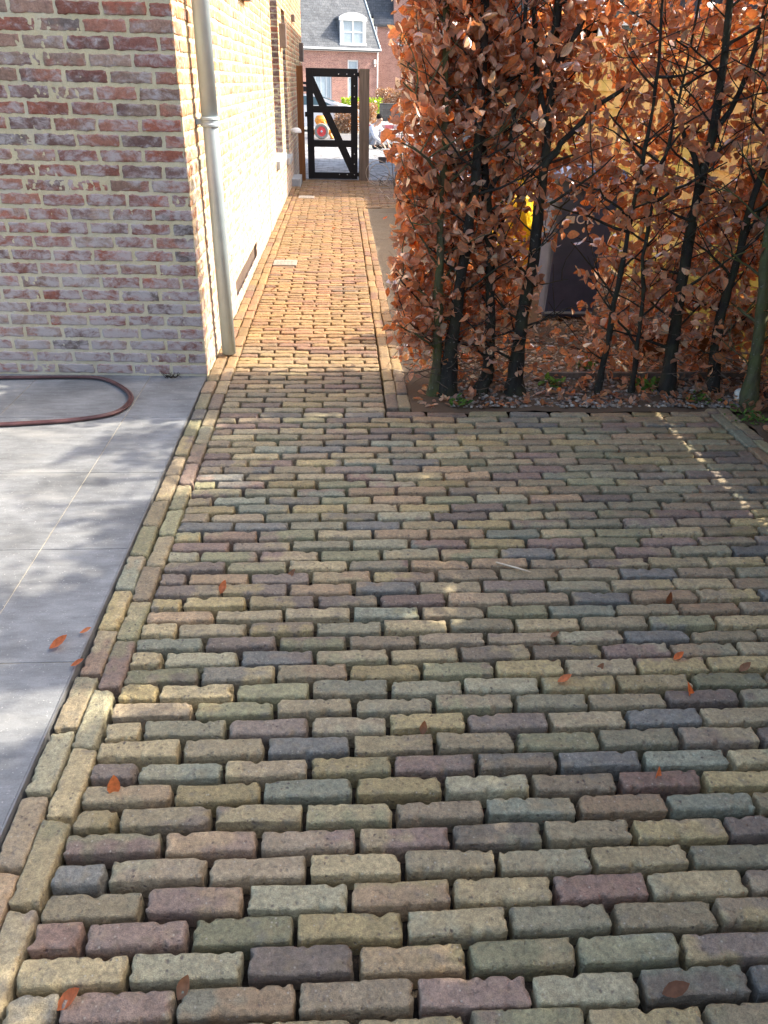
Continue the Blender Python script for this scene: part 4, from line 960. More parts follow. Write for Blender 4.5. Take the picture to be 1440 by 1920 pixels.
# wire coil by the gate post
def loop(c, r, tilt, n=40, sq=1.0, ph=0):
    a = np.linspace(0, 2*math.pi, n); P = np.stack([r*np.cos(a+ph), r*.35*np.sin(a+ph)*math.cos(tilt)+0*a, r*sq*np.sin(a+ph)*math.sin(tilt)], 1); return np.array(c)+P
mb = MB(); mb.tube(loop((.60, 13.35, .17), .185, R(75)), .0045, 6); mb.tube(loop((.63, 13.33, .155), .165, R(60), ph=.5), .0045, 6); mb.tube(loop((.80, 13.3, .06), .20, R(20)), .0045, 6); mb.tube(loop((.86, 13.25, .07), .17, R(28), ph=1), .004, 6)
tag(mb.build('wire_coil', simple('bare_wire', (.52, .44, .36), .5, .3), base=(.7, 13.3, 0), smooth=True), 'loose coil of pale wire lying against the grey gate post', 'wire coil')
mb = MB(); g = np.random.default_rng(9)
for i in range(16):
    p0 = np.array([g.uniform(.6, 1.05), g.uniform(13.1, 13.5), .01]); p1 = p0+np.array([g.normal(0, .14), g.normal(0, .1), g.uniform(.02, .2)]); mb.tube(curve(p0, p1, g, 5, .25), [.005, .004, .004, .003, .002], 5)
tag(mb.build('dead_brush', M['twig'], base=(.82, 13.3, 0)), 'small heap of dead dark twigs under the wire coil', 'twigs')

# ------------------------------------------------------------------ beyond the gate
def strip(name, pts_y, x0, x1, mat, dz, kind='structure'):
    V = []; 
    for yy in pts_y: V += [(x0, yy, gz(yy)+dz), (x1, yy, gz(yy)+dz)]
    return tag(mk(name, V, [(2*i, 2*i+1, 2*i+3, 2*i+2) for i in range(len(pts_y)-1)], mat), kind=kind)
t = NT('grey_setts'); p = t.pos(); s = t.n('ShaderNodeSeparateXYZ', Vector=p); wn = t.n('ShaderNodeTexNoise', Vector=p, Scale=7.0, Detail=3.0).outputs['Color']
uv = t.n('ShaderNodeMix', _data_type='VECTOR'); uv.inputs[0].default_value = .03; t.set(uv.inputs[4], p); t.set(uv.inputs[5], wn)
br = t.n('ShaderNodeTexBrick', Vector=uv.outputs[1], Color1=(.20, .195, .19), Color2=(.14, .135, .13), Mortar=(.05, .047, .043), Scale=1.0, Mortar__Size=.011, Mortar__Smooth=.2, Bias=0.0, Brick__Width=.22, Row__Height=.14)
n = t.noise(p, 5, 6, .6); c = t.mix(t.rng(n, .40, .66, 0, .75), br.outputs['Color'], (.50, .51, .54)); c = t.mix(t.rng(t.noise(t.map(p, loc=(4, 4, 0)), 8, 4), .62, .7, 0, .8), c, (.08, .07, .06))
t.bump(t.math('SUBTRACT', t.math('MULTIPLY', n, .3), br.outputs['Fac']), .6, .02); M['setts'] = t.fin(c, .7, 0, .35)
strip('driveway', [13.93, 14.2, 18, 23, 26.6], -6, 9, M['setts'], -.004)
strip('threshold', [13.9, 13.96], -.6, 1.6, M['postgrey'], .004)
M['kerb'] = simple('kerb_concrete', (.36, .33, .25), .85, 0, .2, .2, 5); M['asph'] = simple('street_asphalt', (.16, .16, .165), .9, 0, .2, .2, 40); M['pale'] = simple('pale_concrete_paving', (.30, .30, .285), .85, 0, .2, .15, 3)
strip('verge', [26.6, 28.2], -8, 12, M['kerb'], .0); strip('street', [28.2, 30, 32, 36], -30, 40, M['asph'], -.002); strip('pavement', [36, 48], -30, 40, M['pale'], .004); strip('forecourt', [48, 70], -30, 40, M['pale'], .004)

# bowl, rubble, barrier
q = on_ground(717, 305); mb = MB(); mb.lathe([(.02, .0), (.07, .0), (.10, .10), (.108, .11), (.100, .108), (.068, .012), (.0, .010)], (q[0], q[1], q[2]), 20); tag(mb.build('mortar_bowl', M['boxbrown'], base=q, smooth=False), 'small dark bowl standing on the pale driveway behind the gate post', 'bowl')
q = on_ground(729, 278); g = np.random.default_rng(4); mb = MB()
for i in range(16):
    b = bmesh.new(); bmesh.ops.create_icosphere(b, subdivisions=2, radius=1); s = g.uniform(.04, .10); o_ = np.array([q[0]+g.normal(-.02, .16), q[1]+g.normal(0, .07), q[2]+g.uniform(.02, .12)*(1-abs(i-6)/16)])
    ph = g.uniform(0, 6, 3)
    for v in b.verts: k = s*(1+.2*math.sin(v.co.x*4+ph[0])+.2*math.sin(v.co.y*4+ph[1])); v.co = (o_[0]+v.co.x*k*1.3, o_[1]+v.co.y*k, o_[2]+v.co.z*k*.8)
    mb.bm(b)
tag(mb.build('cobble_heap', simple('dark_cobbles', (.075, .065, .05), .9, 0, .2, .4, 14, .6, .02), base=q), 'dark heap of cobbles on the driveway in front of the crouching worker', 'cobbles')
q0, q1 = on_ground(690, 258), on_ground(800, 259); Yb = q0[1]; zt, zb = at(720, 234, Yb)[2], gz(Yb)
bar = thing('road_barrier', (q0[0], Yb, zb), 'red and white plank barrier on feet at the edge of the street', 'barrier')
mb = MB(); hh = (zt-zb)
x = q0[0]; k = 0
M['pinkw'] = simple('faded_pink_white', (.50, .36, .34), .6); M['pink'] = simple('faded_red_paint', (.62, .16, .17), .6)
while x < q1[0]:
    if k % 2 == 0: mbr = MB(); mbr.box(x, x+.34, Yb-.02, Yb+.02, zt-hh*.30, zt, .003); mbr.build('red_stripe', M['pink'], bar)
    else: mbw = MB(); mbw.box(x, x+.34, Yb-.02, Yb+.02, zt-hh*.30, zt, .003); mbw.build('white_stripe', M['pinkw'], bar)
    x += .34; k += 1
for x in (q0[0]+.75, q0[0]+1.25, q0[0]+2.3): mb = MB(); mb.box(x-.03, x+.03, Yb-.03, Yb+.03, zb, zt-hh*.30, .004); mb.box(x-.05, x+.05, Yb-.22, Yb+.22, zb, zb+.05, .006); mb.build('support', M['pinkw'], bar)
mb = MB(); mb.box(q0[0]+.02, q1[0], Yb+.03, Yb+.06, zb+hh*.12, zb+hh*.22, .003); mb.build('lower_rail', M['pinkw'], bar)

# orange site machine with one big tyre
q = on_ground(603, 261); Ym = q[1]; zc = at(603, 245, Ym)[2]; rr = abs(at(616.5, 245, Ym)[0]-at(589.5, 245, Ym)[0])/2; xc = at(603, 245, Ym)[0]; zg = gz(Ym); zc = zg+rr
mach = thing('cement_mixer', (xc, Ym, zg), 'orange cement mixer with a grey tyre and red wheel behind the black gate', 'mixer')
M['orange'] = simple('orange_paint', (.80, .30, .03), .45); M['tyre'] = simple('dusty_rubber', (.22, .21, .19), .85); M['redw'] = simple('red_rim', (.62, .07, .07), .5)
mb = MB(); mb.lathe([(rr*.62, -.09), (rr*.9, -.1), (rr, -.06), (rr, .06), (rr*.9, .1), (rr*.62, .09), (rr*.62, -.09)], (xc, Ym, zc), 36, 'y', caps=False); wl = mb.build('wheel', M['tyre'], mach, smooth=False)
mb = MB(); mb.lathe([(.0, -.095), (rr*.30, -.10), (rr*.34, -.075), (rr*.55, -.07), (rr*.63, -.095), (rr*.63, .05), (0, .05)], (xc, Ym, zc), 30, 'y'); mb.build('rim', M['redw'], wl)
mb = MB(); mb.lathe([(.0, -.12), (.03, -.12), (.04, -.10), (0, -.09)], (xc, Ym, zc), 12, 'y'); mb.build('hub', M['zinc'], wl)
mb = MB(); mb.box(xc-rr*1.5, xc+rr*1.5, Ym+.12, Ym+.22, zc-.05, zc+.05, .01)
for s in (-1, 1): mb.tube([(xc+s*rr*1.5, Ym+.2, zg+.02), (xc+s*rr*.25, Ym+.25, zc+rr*1.15)], .05, 8)
for s in (-1, 1): mb.tube([(xc+s*rr*1.5, Ym+.2, zg+.04), (xc+s*rr*1.5, Ym+1.2, zg+.04)], .04, 8)
mb.build('frame', M['orange'], mach)
mb = MB(); k = rr/.42; mb.lathe([(.0, -.35*k), (.18*k, -.35*k), (.27*k, -.15*k), (.40*k, .06*k), (.38*k, .18*k), (.25*k, .36*k), (.22*k, .36*k), (.34*k, .16*k), (0, .10*k)], (xc-.02, Ym+.75, zc+rr*1.0), 24, 'z'); mb.build('drum', M['orange'], mach)

# white car behind, with a black roof carrier
Yc = 38.4; zgc = gz(Yc)
pa = lambda x, y: at(x, y, Yc)
car = thing('parked_car', (pa(625, 190)[0], Yc, zgc), 'white car parked in front of the brick house seen through the gate', 'car')
xr = pa(676, 214)[0]; ztop = pa(613, 176)[2]; zw = pa(662, 201)[2]-.06; L = 4.1; x0 = xr-L
M['carw'] = simple('white_car_paint', (.80, .80, .81), .25, 0, .6, .02); M['carglass'] = simple('car_glass', (.10, .17, .20), .06, 0, .8, .05)
prof = [(0, zgc+.25), (0, zgc+.75), (.08, zgc+1.0), (.55, ztop-.05), (1.1, ztop), (2.1, ztop-.02), (3.05, zw+.22), (3.85, zw+.06), (4.08, zw-.2), (L, zgc+.28), (3.75, zgc+.2), (.4, zgc+.2)]
mb = MB(); mb.prism([(x0+a, Yc-.85, z) for a, z in prof], (0, 1.7, 0)); mb.build('body', M['carw'], car)
mb = MB(); zb_ = zw+.14; mb.prism([(x0+.32, Yc-.858, zb_), (x0+.62, Yc-.858, ztop-.10), (x0+1.45, Yc-.858, ztop-.07), (x0+1.45, Yc-.858, zb_)], (0, .012, 0)); mb.prism([(x0+1.52, Yc-.858, zb_), (x0+1.52, Yc-.858, ztop-.07), (x0+2.1, Yc-.858, ztop-.10), (x0+2.86, Yc-.858, zb_)], (0, .012, 0)); mb.build('side_window', M['carglass'], car)
mb = MB(); mb.prism([(x0+2.2, Yc-.72, ztop-.06), (x0+3.0, Yc-.72, zw+.25), (x0+3.0, Yc+.72, zw+.25), (x0+2.2, Yc+.72, ztop-.06)], (.02, 0, .035)); mb.build('windscreen', M['carglass'], car)
for a in (.85, 3.25):
    mb = MB(); mb.lathe([(0, -.11), (.2, -.11), (.29, -.1), (.31, -.06), (.31, .08), (0, .08)], (x0+a, Yc-.76, zgc+.31), 22, 'y'); mb.build('wheel', M['tyre'], car)
mb = MB(); mb.box(x0+2.9, x0+3.12, Yc-1.0, Yc-.86, zw+.14, zw+.27, .03); mb.build('wing_mirror', M['carw'], car)
mb = MB(); mb.box(x0+3.85, x0+4.04, Yc-.84, Yc-.5, zw-.18, zw-.04, .03); mb.build('headlight', M['frame'], car)
mb = MB(); zr = ztop+.05
for a in (.9, 1.35, 1.8): mb.box(x0+a-.03, x0+a+.03, Yc-.7, Yc+.7, ztop-.02, zr+.02, .005); mb.box(x0+a-.03, x0+a+.03, Yc-.7, Yc-.64, zr, zr+.42, .005)
mb.box(x0+.6, x0+2.1, Yc-.7, Yc+.6, zr+.03, zr+.22, .02); mb.box(x0+.7, x0+2.0, Yc-.66, Yc-.62, zr+.30, zr+.40, .01); mb.build('roof_carrier', M['black'], car)

# clipped hedges and shrubs across the street
def leafy(name, x0, x1, y0, y1, z0, z1, n, L, pal, label, cat, seed, mat, droop=.1):
    g = np.random.default_rng(seed); P = np.stack([g.uniform(x0, x1, n), y0+(y1-y0)*g.random(n)**1.6, z0+(z1-z0)*g.random(n)**.85], 1)
    th = thing(name, ((x0+x1)/2, (y0+y1)/2, z0), label, cat)
    D = g.normal(0, 1, (n, 3)); UP = g.normal(0, 1, (n, 3)); UP[:, 2] += .6; UP[:, 1] -= .5
    V, F = leaves(P, D, UP, g.uniform(.7, 1.3, n)*L, g.uniform(.45, .75, n), g.normal(.2, .6, n), g.uniform(0, .6, n), g.normal(0, .4, n))
    pal = np.array(pal); mk('foliage', V, F, mat, th, tint=np.repeat(pal[g.choice(len(pal), n)]*g.uniform(.7, 1.25, (n, 1)), 18, 0), smooth=True)
    T = []
    for i in range(max(5, int((x1-x0)*7))):
        p = np.array([g.uniform(x0+.05, x1-.05), g.uniform(y0+.1, y1-.05), z0-.02]); T.append((curve(p, p+np.array([g.normal(0, .12), g.normal(0, .08), (z1-z0)*g.uniform(.7, .98)]), g, 6, .1), np.linspace(.016, .004, 6), 5))
    V, F = tubes(T); mk('stems', V, F, M['twig'], th)
    return th
DRY = [(.30, .215, .145), (.36, .27, .19), (.24, .165, .11), (.33, .25, .16)]; LIME = [(.36, .42, .03), (.45, .48, .05), (.25, .33, .03)]
pY = 36.6; a0, a1 = at(628, 210, pY), at(672, 240, pY)
leafy('beech_hedge', a0[0], a1[0], pY, pY+.8, gz(pY), at(640, 207, pY)[2], 900, .12, DRY, 'bare dry beech hedge between the orange mixer and the white car', 'hedge', 1, M['leaf'])
pY = 42.; a0, a1 = at(690, 200, pY), at(706, 225, pY); leafy('beech_hedge', a0[0]-.5, a1[0], pY, pY+.9, gz(pY), at(695, 193, pY)[2], 800, .13, DRY, 'low dry beech hedge right behind the grey gate post', 'hedge', 2, M['leaf'])
pY = 50.; a0, a1 = at(640, 190, pY), at(716, 190, pY); leafy('lime_shrub', a0[0], a1[0], pY, pY+1.0, gz(pY), at(700, 185, pY)[2], 1500, .13, LIME, 'bright lime green clipped shrub at the foot of the brick house', 'shrub', 3, M['leaf_green'])
pY = 43.; a0, a1 = at(560, 214, pY), at(605, 214, pY); leafy('lime_shrub', a0[0], a1[0], pY, pY+.7, gz(pY), at(590, 210, pY)[2], 900, .13, LIME, 'low yellow green shrub before the white car, left side of the gate', 'shrub', 4, M['leaf_green'])
pY = 57.; a0, a1 = at(705, 165, pY), at(775, 165, pY); leafy('beech_hedge', a0[0], a1[0]+1.5, pY, pY+.8, gz(pY), at(725, 166, pY)[2], 2600, .14, DRY, 'tall tan beech hedge before the right hand brick building', 'hedge', 5, M['leaf'])
pY = 49.; a0, a1 = at(712, 195, pY), at(770, 212, pY); mb = MB(); mb.box(a0[0], a1[0]+1, pY, pY+.3, gz(pY), at(725, 196, pY)[2], .01); mb.box(a0[0]-.02, a1[0]+1, pY-.03, pY+.33, at(725, 196, pY)[2], at(725, 196, pY)[2]+.06, .01)
tag(mb.build('garden_wall', m_brickface('dark_stone_wall', (.10, .09, .085), (.15, .14, .13), (.08, .075, .07), .4, .12, .02), base=(a0[0], pY, gz(pY))), 'low dark stone wall below the tall tan hedge', 'wall')

# ------------------------------------------------------------------ far brick house with slate mansard and dormer
AN = R(20); nrm = np.array((math.sin(AN), -math.cos(AN), 0)); ex = np.array((math.cos(AN), math.sin(AN), 0))
P0 = at(640, 140, 60.0); cH = float(nrm@P0); O = np.array([P0[0], P0[1], gz(60)])
def hp(x, y, off=0.0):
    p = on_plane(x, y, nrm, cH+off); d = p-O; return float(d@ex), p[2]
def W3(s, z, d=0.0): return O+ex*s-nrm*d+np.array([0, 0, z-O[2]])     # d metres behind the facade
far = thing('brick_townhouse', O, 'brick house with grey slate roof and white arched dormer across the street', 'house')
far.rotation_euler = (0, 0, AN)
def fmk(name, Vs, F, mat, parent=None, smooth=False):
    """parts in the facade's own frame: x along it, y back, z up"""
    o = mk(name, np.asarray(Vs, float)+O, F, mat, parent or far, smooth=smooth); return o
class FB(MB):
    def build(s, name, mat, parent=None, smooth=False): return fmk(name, np.concatenate(s.V), s.F, mat, parent, smooth)
zO = O[2]
sR, zE = hp(708, 94); s0, _ = hp(530, 94); zE -= zO
M['farbrick'] = m_brickface('pink_brown_brick', (.40, .21, .17), (.28, .14, .12), (.46, .40, .35), .21, .067, .011, 'xz', .7)
M['slate'] = m_brickface('grey_slates', (.105, .115, .13), (.15, .16, .175), (.05, .055, .06), .28, .16, .012, 'xz', .6, .6)
M['slateside'] = m_brickface('grey_slate_flank', (.105, .115, .13), (.15, .16, .175), (.05, .055, .06), .28, .16, .012, 'yz', .6, .6)
# windows of the facade as real openings
wins = []
for (xl, xr_, yt, yb) in ((652, 672, 112, 192),):
    (a, zt_), (b2, zb2) = hp(xl, yt), hp(xr_, yb); wins.append((a, b2, zb2-zO, zt_-zO))
(a, zt_), (b2, _) = hp(582, 134), hp(622, 134); wins.append((a, b2, .0, zt_-zO))
mb = FB(); xs = sorted({s0, sR}|{w[0] for w in wins}|{w[1] for w in wins}); zs = sorted({0.0, zE}|{w[2] for w in wins}|{w[3] for w in wins})
for i in range(len(xs)-1):
    for j in range(len(zs)-1):
        xm, zm = (xs[i]+xs[i+1])/2, (zs[j]+zs[j+1])/2
        if any(w[0] < xm < w[1] and w[2] < zm < w[3] for w in wins): continue
        mb.box(xs[i], xs[i+1], 0, .3, zs[j], zs[j+1])
mb.box(sR-.02, sR, .3, 9, 0, zE); mb.build('wall', M['farbrick'])
for k, (a, b2, z0, z1) in enumerate(wins):
    mb = FB(); w = .09
    mb.box(a, a+w, .08, .16, z0, z1); mb.box(b2-w, b2, .08, .16, z0, z1); mb.box(a+w, b2-w, .08, .16, z1-w, z1); mb.box(a+w, b2-w, .08, .16, z0, z0+w)
    if k == 0: mb.box(a+w, b2-w, .09, .15, (z0+z1)/2+.2, (z0+z1)/2+.28); mb.box((a+b2)/2-.03, (a+b2)/2+.03, .095, .145, z0+w, (z0+z1)/2+.2)
    else:
        for q in range(1, 4): mb.box(a+(b2-a)*q/4-.015, a+(b2-a)*q/4+.015, .10, .14, z0+w, z1-w)
    fr = mb.build('window' if k == 0 else 'garage_door', M['frame'])
    mb = FB(); mb.box(a+w*.8, b2-w*.8, .115, .125, z0+w*.8, z1-w*.8); mb.build('pane' if k == 0 else 'door_panel', M['skyglass'] if 'skyglass' in M else M.setdefault('skyglass', simple('pale_window', (.32, .40, .47), .12, 0, .7, .1)), fr)
# roof: 58 degrees, hip on the right
al = R(58); H = 5.2
def roofpt(x, y):                        # pixel -> facade frame point on the roof plane
    n3 = -math.sin(al)*(-nrm)+np.array([0, 0, math.cos(al)]); n3 = nrm*math.sin(al)+np.array([0, 0, math.cos(al)])
    pe = W3(0, zE+zO, -.25); p = on_plane(x, y, n3, float(n3@pe)); d = p-O; return np.array([d@ex, -(d@nrm), d[2]])
h0, h1 = roofpt(707, 93), roofpt(681, 0); hd = (h1-h0)/(h1[2]-h0[2]); top = h0+hd*H
b0 = np.array([s0, -.25, zE]); ysl = 1/math.tan(al)
tl = np.array([s0, -.25+H*ysl, zE+H]); tr_ = np.array([top[0], -.25+H*ysl, zE+H]); br_ = np.array([sR+.12, -.25, zE])
V = [b0, br_, tr_, tl]; up = np.array([0, .03, .12]); V += [v-up for v in V]
fmk('roof', V, [(0, 1, 2, 3), (4, 5, 6, 7)[::-1], (0, 4, 5, 1), (1, 5, 6, 2), (2, 6, 7, 3), (3, 7, 4, 0)], M['slate'])
V = [br_, np.array([sR+.12, 9, zE]), np.array([top[0], 9-H*ysl, zE+H]), tr_]; V += [v-np.array([.06, 0, .1]) for v in V]
fmk('roof_flank', V, [(0, 1, 2, 3), (4, 5, 6, 7)[::-1], (0, 4, 5, 1)], M['slateside'])
mb = FB(); mb.tube([br_+np.array([0, -.01, .02]), tr_+np.array([0, -.01, .02])], .05, 8); mb.build('hip_flashing', M['zinc'])
mb = FB(); mb.box(s0, sR+.15, -.36, -.22, zE-.06, zE+.05, .02); mb.box(s0, sR+.05, -.24, .0, zE-.14, zE-.06); mb.build('gutter', M['frame'])
mb = FB(); mb.tube([(sR-.02, -.07, zE-.06), (sR-.02, -.07, 0)], .045, 10); mb.build('downpipe', M['frame'])
mb = FB(); a, z = hp(702, 117); mb.box(a-.07, a+.07, -.16, -.001, z-zO-.12, z-zO+.16, .02); mb.ball((a, -.09, z-zO-.22), .055, 10); mb.build('wall_lamp', M['white'])
# dormer: white front with an arched head, slate cheeks
(dl, dzb), (dr, _) = hp(637, 81), hp(685, 81); (_, dzt) = hp(661, 33); (_, dza) = hp(661, 23)
off = -.05; k = .99
dzb -= zO; dzt -= zO; dza -= zO; dzb = zE+.28
yf = -.25+(dzb-zE)*ysl-.03; cxm = (dl+dr)/2; wd = dr-dl
arc = [(dl-.06+(wd+.12)*t, dzt+(dza-dzt)*math.sin(math.pi*t)**.8) for t in np.linspace(0, 1, 13)]
mb = FB(); fw = .19
mb.box(dl, dl+fw, yf, yf+.14, dzb, dzt, .008); mb.box(dr-fw, dr, yf, yf+.14, dzb, dzt, .008); mb.box(dl-.05, dr+.05, yf-.05, yf+.14, dzb-.08, dzb+.06, .01)
mb.prism([(x, yf-.06, z) for x, z in arc]+[(dr+.06, yf-.06, dzt-.18), (dl-.06, yf-.06, dzt-.18)], (0, .2, 0)); dm = mb.build('dormer', M['frame'])
mb = FB(); mb.box(cxm-.05, cxm+.05, yf+.03, yf+.1, dzb+.06, dzt-.18); zm = dzb+(dzt-dzb)*.46; mb.box(dl+fw, dr-fw, yf+.035, yf+.095, zm-.03, zm+.03)
for xx in (dl+fw, dr-fw-.05): mb.box(xx, xx+.05, yf+.03, yf+.1, dzb+.06, dzt-.18)
mb.build('window_bars', M['white'], dm)
mb = FB(); mb.box(dl+fw*.9, dr-fw*.9, yf+.06, yf+.07, dzb+.05, dzt-.17); mb.build('pane', M['skyglass'], dm)
mb = FB(); yb = lambda z: -.25+(z-zE)*ysl
for xx in (dl+.02, dr-.06): mb.prism([(xx, yf+.1, dzb), (xx, yf+.1, dzt), (xx, yb(dzt), dzt)], (.04, 0, 0))
mb.prism([(x, yf+.1, z-.01) for x, z in arc]+[(dr+.06, yf+.1, dzt-.1), (dl-.06, yf+.1, dzt-.1)], (0, yb(dza)-yf+.1, 0)); mb.build('dormer_cheeks', M['slateside'], dm)

# taller brick building on the right with a lean-to roof in front
rb = thing('brick_building', (at(740, 100, 66.)[0], 66., gz(66)), 'taller pink brick building with dark roof half hidden by the hedge at the right', 'building')
rx = at(739, 20, 66.)[0]; rl = at(707, 46, 66.)[0]; z1 = at(725, 46, 66.)[2]
M['farbrick2'] = m_brickface('rose_brick', (.42, .23, .19), (.32, .17, .14), (.46, .40, .35), .21, .067, .011, 'xz', .6); 
mb = MB(); mb.box(rl, rx+12, 66, 74, gz(66), z1); mb.box(rx, rx+12, 66.3, 78, z1, 13.); mb.build('wall', M['farbrick2'], rb)
mb = MB(); za, zb3 = at(700, 20, 67.5)[2], z1
mb.prism([(rl-.25, 65.8, z1), (rx, 65.8, z1), (rx, 67.6, za+.25), (rl-.25, 67.6, za+.25)], (0, .05, -.15)); mb.prism([(rl-2.5, 66.9, za-.4), (rx-.02, 66.9, za-.4), (rx-.02, 69, za+4.5), (rl-2.5, 69, za+4.5)], (0, .3, -.1)); mb.build('slate_roof', M['slate'], rb)
mb = MB(); mb.tube([(rl-.05, 65.9, gz(66)), (rl-.05, 65.9, z1-.05)], .06, 8); mb.build('downpipe', M['frame'], rb)
(wx0, wz1), (wx1, wz0) = [at(*q, 66.)[[0, 2]] for q in ((746, 80), (768, 108))]
mb = MB(); mb.box(wx0, wx1, 65.93, 65.998, wz0, wz1, .01); fr = mb.build('window', M['frame'], rb); mb = MB(); mb.box(wx0+.12, wx1-.12, 65.915, 65.925, wz0+.12, wz1-.12); mb.build('pane', M['skyglass'], fr)

# ------------------------------------------------------------------ neighbour's dark house behind the fence (its shadow reaches the gate)
nb = thing('dark_house', (5.6, 12.7, 0), 'dark grey cladded house with white window posts behind the yellow fence', 'house')
M['clad'] = m_wood('anthracite_cladding', (.028, .031, .042), (.055, .06, .078), 'z', .5, rough=.5)
mb = MB(); mb.box(2.95, 9.5, 12.7, 20.5, -.05, 5.25)
for i in range(33): x = 2.98+i*.2; mb.box(x, x+.018, 12.675, 12.699, 0, 5.1)
mb.build('wall', M['clad'], nb)
mb = MB(); mb.box(2.8, 9.7, 12.5, 20.7, 5.255, 5.40, .01); mb.build('roof', M['darkframe'], nb)
def nwin(x0, x1, z0, z1):
    mb = MB(); w = .09
    for xx in (x0, (x0+x1)/2-w/2, x1-w): mb.box(xx, xx+w, 12.61, 12.672, z0, z1, .004)
    for zz in (z0, (z0+z1)/2, z1-w): mb.box(x0+w, (x0+x1)/2-w/2, 12.615, 12.67, zz, zz+w*.8); mb.box((x0+x1)/2+w/2, x1-w, 12.615, 12.67, zz, zz+w*.8)
    fr = mb.build('window', M['white'], nb); mb = MB(); mb.box(x0+.05, x1-.05, 12.645, 12.655, z0+.05, z1-.05); mb.build('pane', M['glass'], fr)
nwin(at(1081, 40, 12.65)[0], at(1205, 40, 12.65)[0], 1.5, 2.9); nwin(7.0, 8.2, .9, 2.4)
nwin(3.05, 3.75, 1.9, 2.9)
# ------------------------------------------------------------------ crouching worker beyond the gate
def skin(name, joints, bones, mat, parent, sub=2, base=None):
    """one continuous skinned surface over a joint skeleton, radii per joint"""
    names = list(joints); V = np.array([joints[n][0] for n in names], float); org = ORG[parent.name]
    me = bpy.data.meshes.new(name); me.from_pydata([tuple(v-org) for v in V], [(names.index(a), names.index(b)) for a, b in bones], []); me.update()
    o = bpy.data.objects.new(name, me); COL.objects.link(o); o.parent = parent; ORG[o.name] = org
    md = o.modifiers.new('skin', 'SKIN'); md.use_smooth_shade = True; md.branch_smoothing = .3
    for i, n in enumerate(names):
        r = joints[n][1]; me.skin_vertices[0].data[i].radius = (r, r) if not isinstance(r, tuple) else r
    me.skin_vertices[0].data[0].use_root = True
    ss = o.modifiers.new('sub', 'SUBSURF'); ss.levels = sub; ss.render_levels = sub
    me.materials.append(mat)
    return o
q = on_ground(701, 279)
PW_ = thing('person', (q[0], q[1], q[2]), 'crouching worker in a pale jacket and black knitted hat laying stones behind the gate post', 'person')
fx = np.array([.80, -.60, 0]); fy_ = np.array([.60, .80, 0])          # facing direction and the person's left
def pp(f, l, z): return q+fx*f+fy_*l+np.array([0, 0, z])
M['skin'] = simple('skin', (.50, .30, .22), .55, 0, .35, .08); M['jacket'] = simple('pale_jacket', (.62, .63, .67), .85, 0, .2, .12, 9, .5, .01); M['trousers'] = simple('grey_trousers', (.36, .37, .42), .9, 0, .15, .15, 9, .5, .01); M['hat'] = simple('black_wool', (.012, .011, .012), .95, 0, .1, .3, 60, .6, .006); M['shoe'] = simple('dark_boot', (.03, .028, .025), .7)
J = {'pelvis': (pp(-.20, 0, .26), .125), 'spine': (pp(-.12, 0, .42), .12), 'chest': (pp(.03, 0, .58), .13), 'neck': (pp(.12, 0, .70), .055), 'head0': (pp(.17, 0, .745), .075), 'head1': (pp(.20, 0, .82), .09), 'crown': (pp(.19, 0, .88), .07), 'nose': (pp(.295, 0, .765), .014), 'chin': (pp(.235, 0, .705), .035)}
Bn = [('pelvis', 'spine'), ('spine', 'chest'), ('chest', 'neck'), ('neck', 'head0'), ('head0', 'head1'), ('head1', 'crown'), ('head1', 'nose'), ('head0', 'chin')]
for s, n in ((1, 'L'), (-1, 'R')):
    J.update({'hip'+n: (pp(-.17, .10*s, .25), .095), 'knee'+n: (pp(.22, .15*s, .47), .065), 'ankle'+n: (pp(.04, .13*s, .09), .042), 'toe'+n: (pp(.20, .15*s, .035), .035),
              'sh'+n: (pp(.05, .19*s, .60), .065), 'el'+n: (pp(.20, .27*s, .36), .045), 'wr'+n: (pp(.40, .16*s, .17), .028), 'palm'+n: (pp(.46, .13*s, .11), .030)})
    Bn += [('pelvis', 'hip'+n), ('hip'+n, 'knee'+n), ('knee'+n, 'ankle'+n), ('ankle'+n, 'toe'+n), ('chest', 'sh'+n), ('sh'+n, 'el'+n), ('el'+n, 'wr'+n), ('wr'+n, 'palm'+n)]
    for k, (o_, ln) in enumerate(((-.028, .055), (-.010, .064), (.010, .060), (.027, .046))):
        J['f%d%s' % (k, n)] = (pp(.46+.030, .13*s+o_, .085), .010); J['g%d%s' % (k, n)] = (pp(.46+.035+ln*.4, .13*s+o_*1.1, .085-ln*.75), .008)
        Bn += [('palm'+n, 'f%d%s' % (k, n)), ('f%d%s' % (k, n), 'g%d%s' % (k, n))]
    J['th'+n] = (pp(.455, .13*s-.045*s, .085), .010); J['tp'+n] = (pp(.485, .13*s-.055*s, .045), .008); Bn += [('palm'+n, 'th'+n), ('th'+n, 'tp'+n)]
skin('body', J, Bn, M['skin'], PW_)
g_ = lambda n, dr: (J[n][0], J[n][1]+dr)
JJ = {'spine': g_('spine', .03), 'pelvis': g_('pelvis', .02), 'chest': g_('chest', .028), 'neck': (pp(.10, 0, .665), .075)}; Bj = [('spine', 'pelvis'), ('spine', 'chest'), ('chest', 'neck')]
JT = {'pelvis': g_('pelvis', .014)}; Bt = []
for n in 'LR':
    JJ.update({'sh'+n: g_('sh'+n, .022), 'el'+n: g_('el'+n, .022), 'wr'+n: (J['wr'+n][0]*.9+J['el'+n][0]*.1, .046)}); Bj += [('chest', 'sh'+n), ('sh'+n, 'el'+n), ('el'+n, 'wr'+n)]
    JT.update({'hip'+n: g_('hip'+n, .018), 'knee'+n: g_('knee'+n, .018), 'ankle'+n: g_('ankle'+n, .026)}); Bt += [('pelvis', 'hip'+n), ('hip'+n, 'knee'+n), ('knee'+n, 'ankle'+n)]
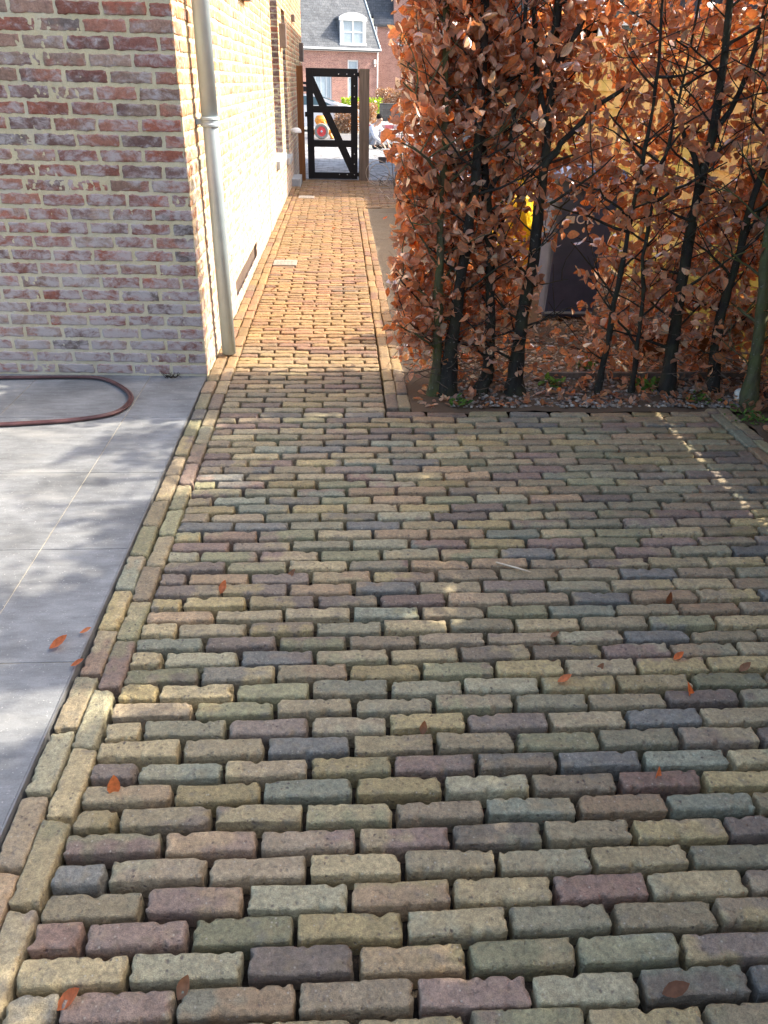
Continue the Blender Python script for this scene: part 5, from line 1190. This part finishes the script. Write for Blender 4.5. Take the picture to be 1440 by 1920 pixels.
skin('jacket', JJ, Bj, M['jacket'], PW_); skin('trousers', JT, Bt, M['trousers'], PW_)
skin('hat', {'a': (pp(.185, 0, .805), .105), 'b': (pp(.185, 0, .88), .098), 'c': (pp(.17, 0, .965), .055)}, [('a', 'b'), ('b', 'c')], M['hat'], PW_)
for n in 'LR': skin('boot', {'a': (J['ankle'+n][0], .052), 'b': (J['toe'+n][0]*.6+J['ankle'+n][0]*.4+np.array([0, 0, -.02]), .048), 'c': (J['toe'+n][0]+fx*.02, .042)}, [('a', 'b'), ('b', 'c')], M['shoe'], PW_)
for s in (1, -1):
    mb = MB(); mb.ball(pp(.272, .034*s, .795), .011, 8); mb.build('eye', M['shoe'], PW_)
mb = MB(); mb.ball(pp(.272, 0, .728), .016, 8, (.5, 1.3, .4)); mb.build('mouth', simple('lip', (.36, .14, .12), .5), PW_)

# ------------------------------------------------------------------ light
SUN_EL, SUN_AZ = R(42), R(83)            # azimuth clockwise from the path direction (+Y)
w = bpy.data.worlds.new('World'); S.world = w; w.use_nodes = True; nt = w.node_tree
sky = nt.nodes.new('ShaderNodeTexSky'); sky.sky_type = 'NISHITA'; sky.sun_disc = False; sky.sun_elevation = SUN_EL; sky.sun_rotation = SUN_AZ; sky.air_density = 1.0; sky.dust_density = 4.0; sky.ozone_density = 1.0
bg = nt.nodes['Background']; tn = nt.nodes.new('ShaderNodeMix'); tn.data_type = 'RGBA'; tn.blend_type = 'MULTIPLY'; tn.inputs[0].default_value = 1.0; tn.inputs[7].default_value = (1.03, 1.0, .95, 1); nt.links.new(sky.outputs[0], tn.inputs[6]); nt.links.new(tn.outputs[2], bg.inputs[0]); bg.inputs[1].default_value = SKY_STRENGTH
sd = bpy.data.lights.new('sun', 'SUN'); sd.energy = SUN_STRENGTH; sd.angle = R(.53); sd.color = (1.0, .91, .76)
so = bpy.data.objects.new('sun', sd); COL.objects.link(so); so.location = (6, 2, 8)
from mathutils import Vector
dv = Vector((math.sin(SUN_AZ)*math.cos(SUN_EL), math.cos(SUN_AZ)*math.cos(SUN_EL), math.sin(SUN_EL)))
so.rotation_euler = dv.to_track_quat('Z', 'Y').to_euler()
S.view_settings.view_transform = 'Standard'; S.view_settings.look = 'None'; S.view_settings.exposure = EXPOSURE; S.view_settings.gamma = 1.0
S.render.engine = 'CYCLES'; S.cycles.max_bounces = 8; S.cycles.diffuse_bounces = 5; S.cycles.transparent_max_bounces = 8
S.render.resolution_x, S.render.resolution_y = 768, 1024
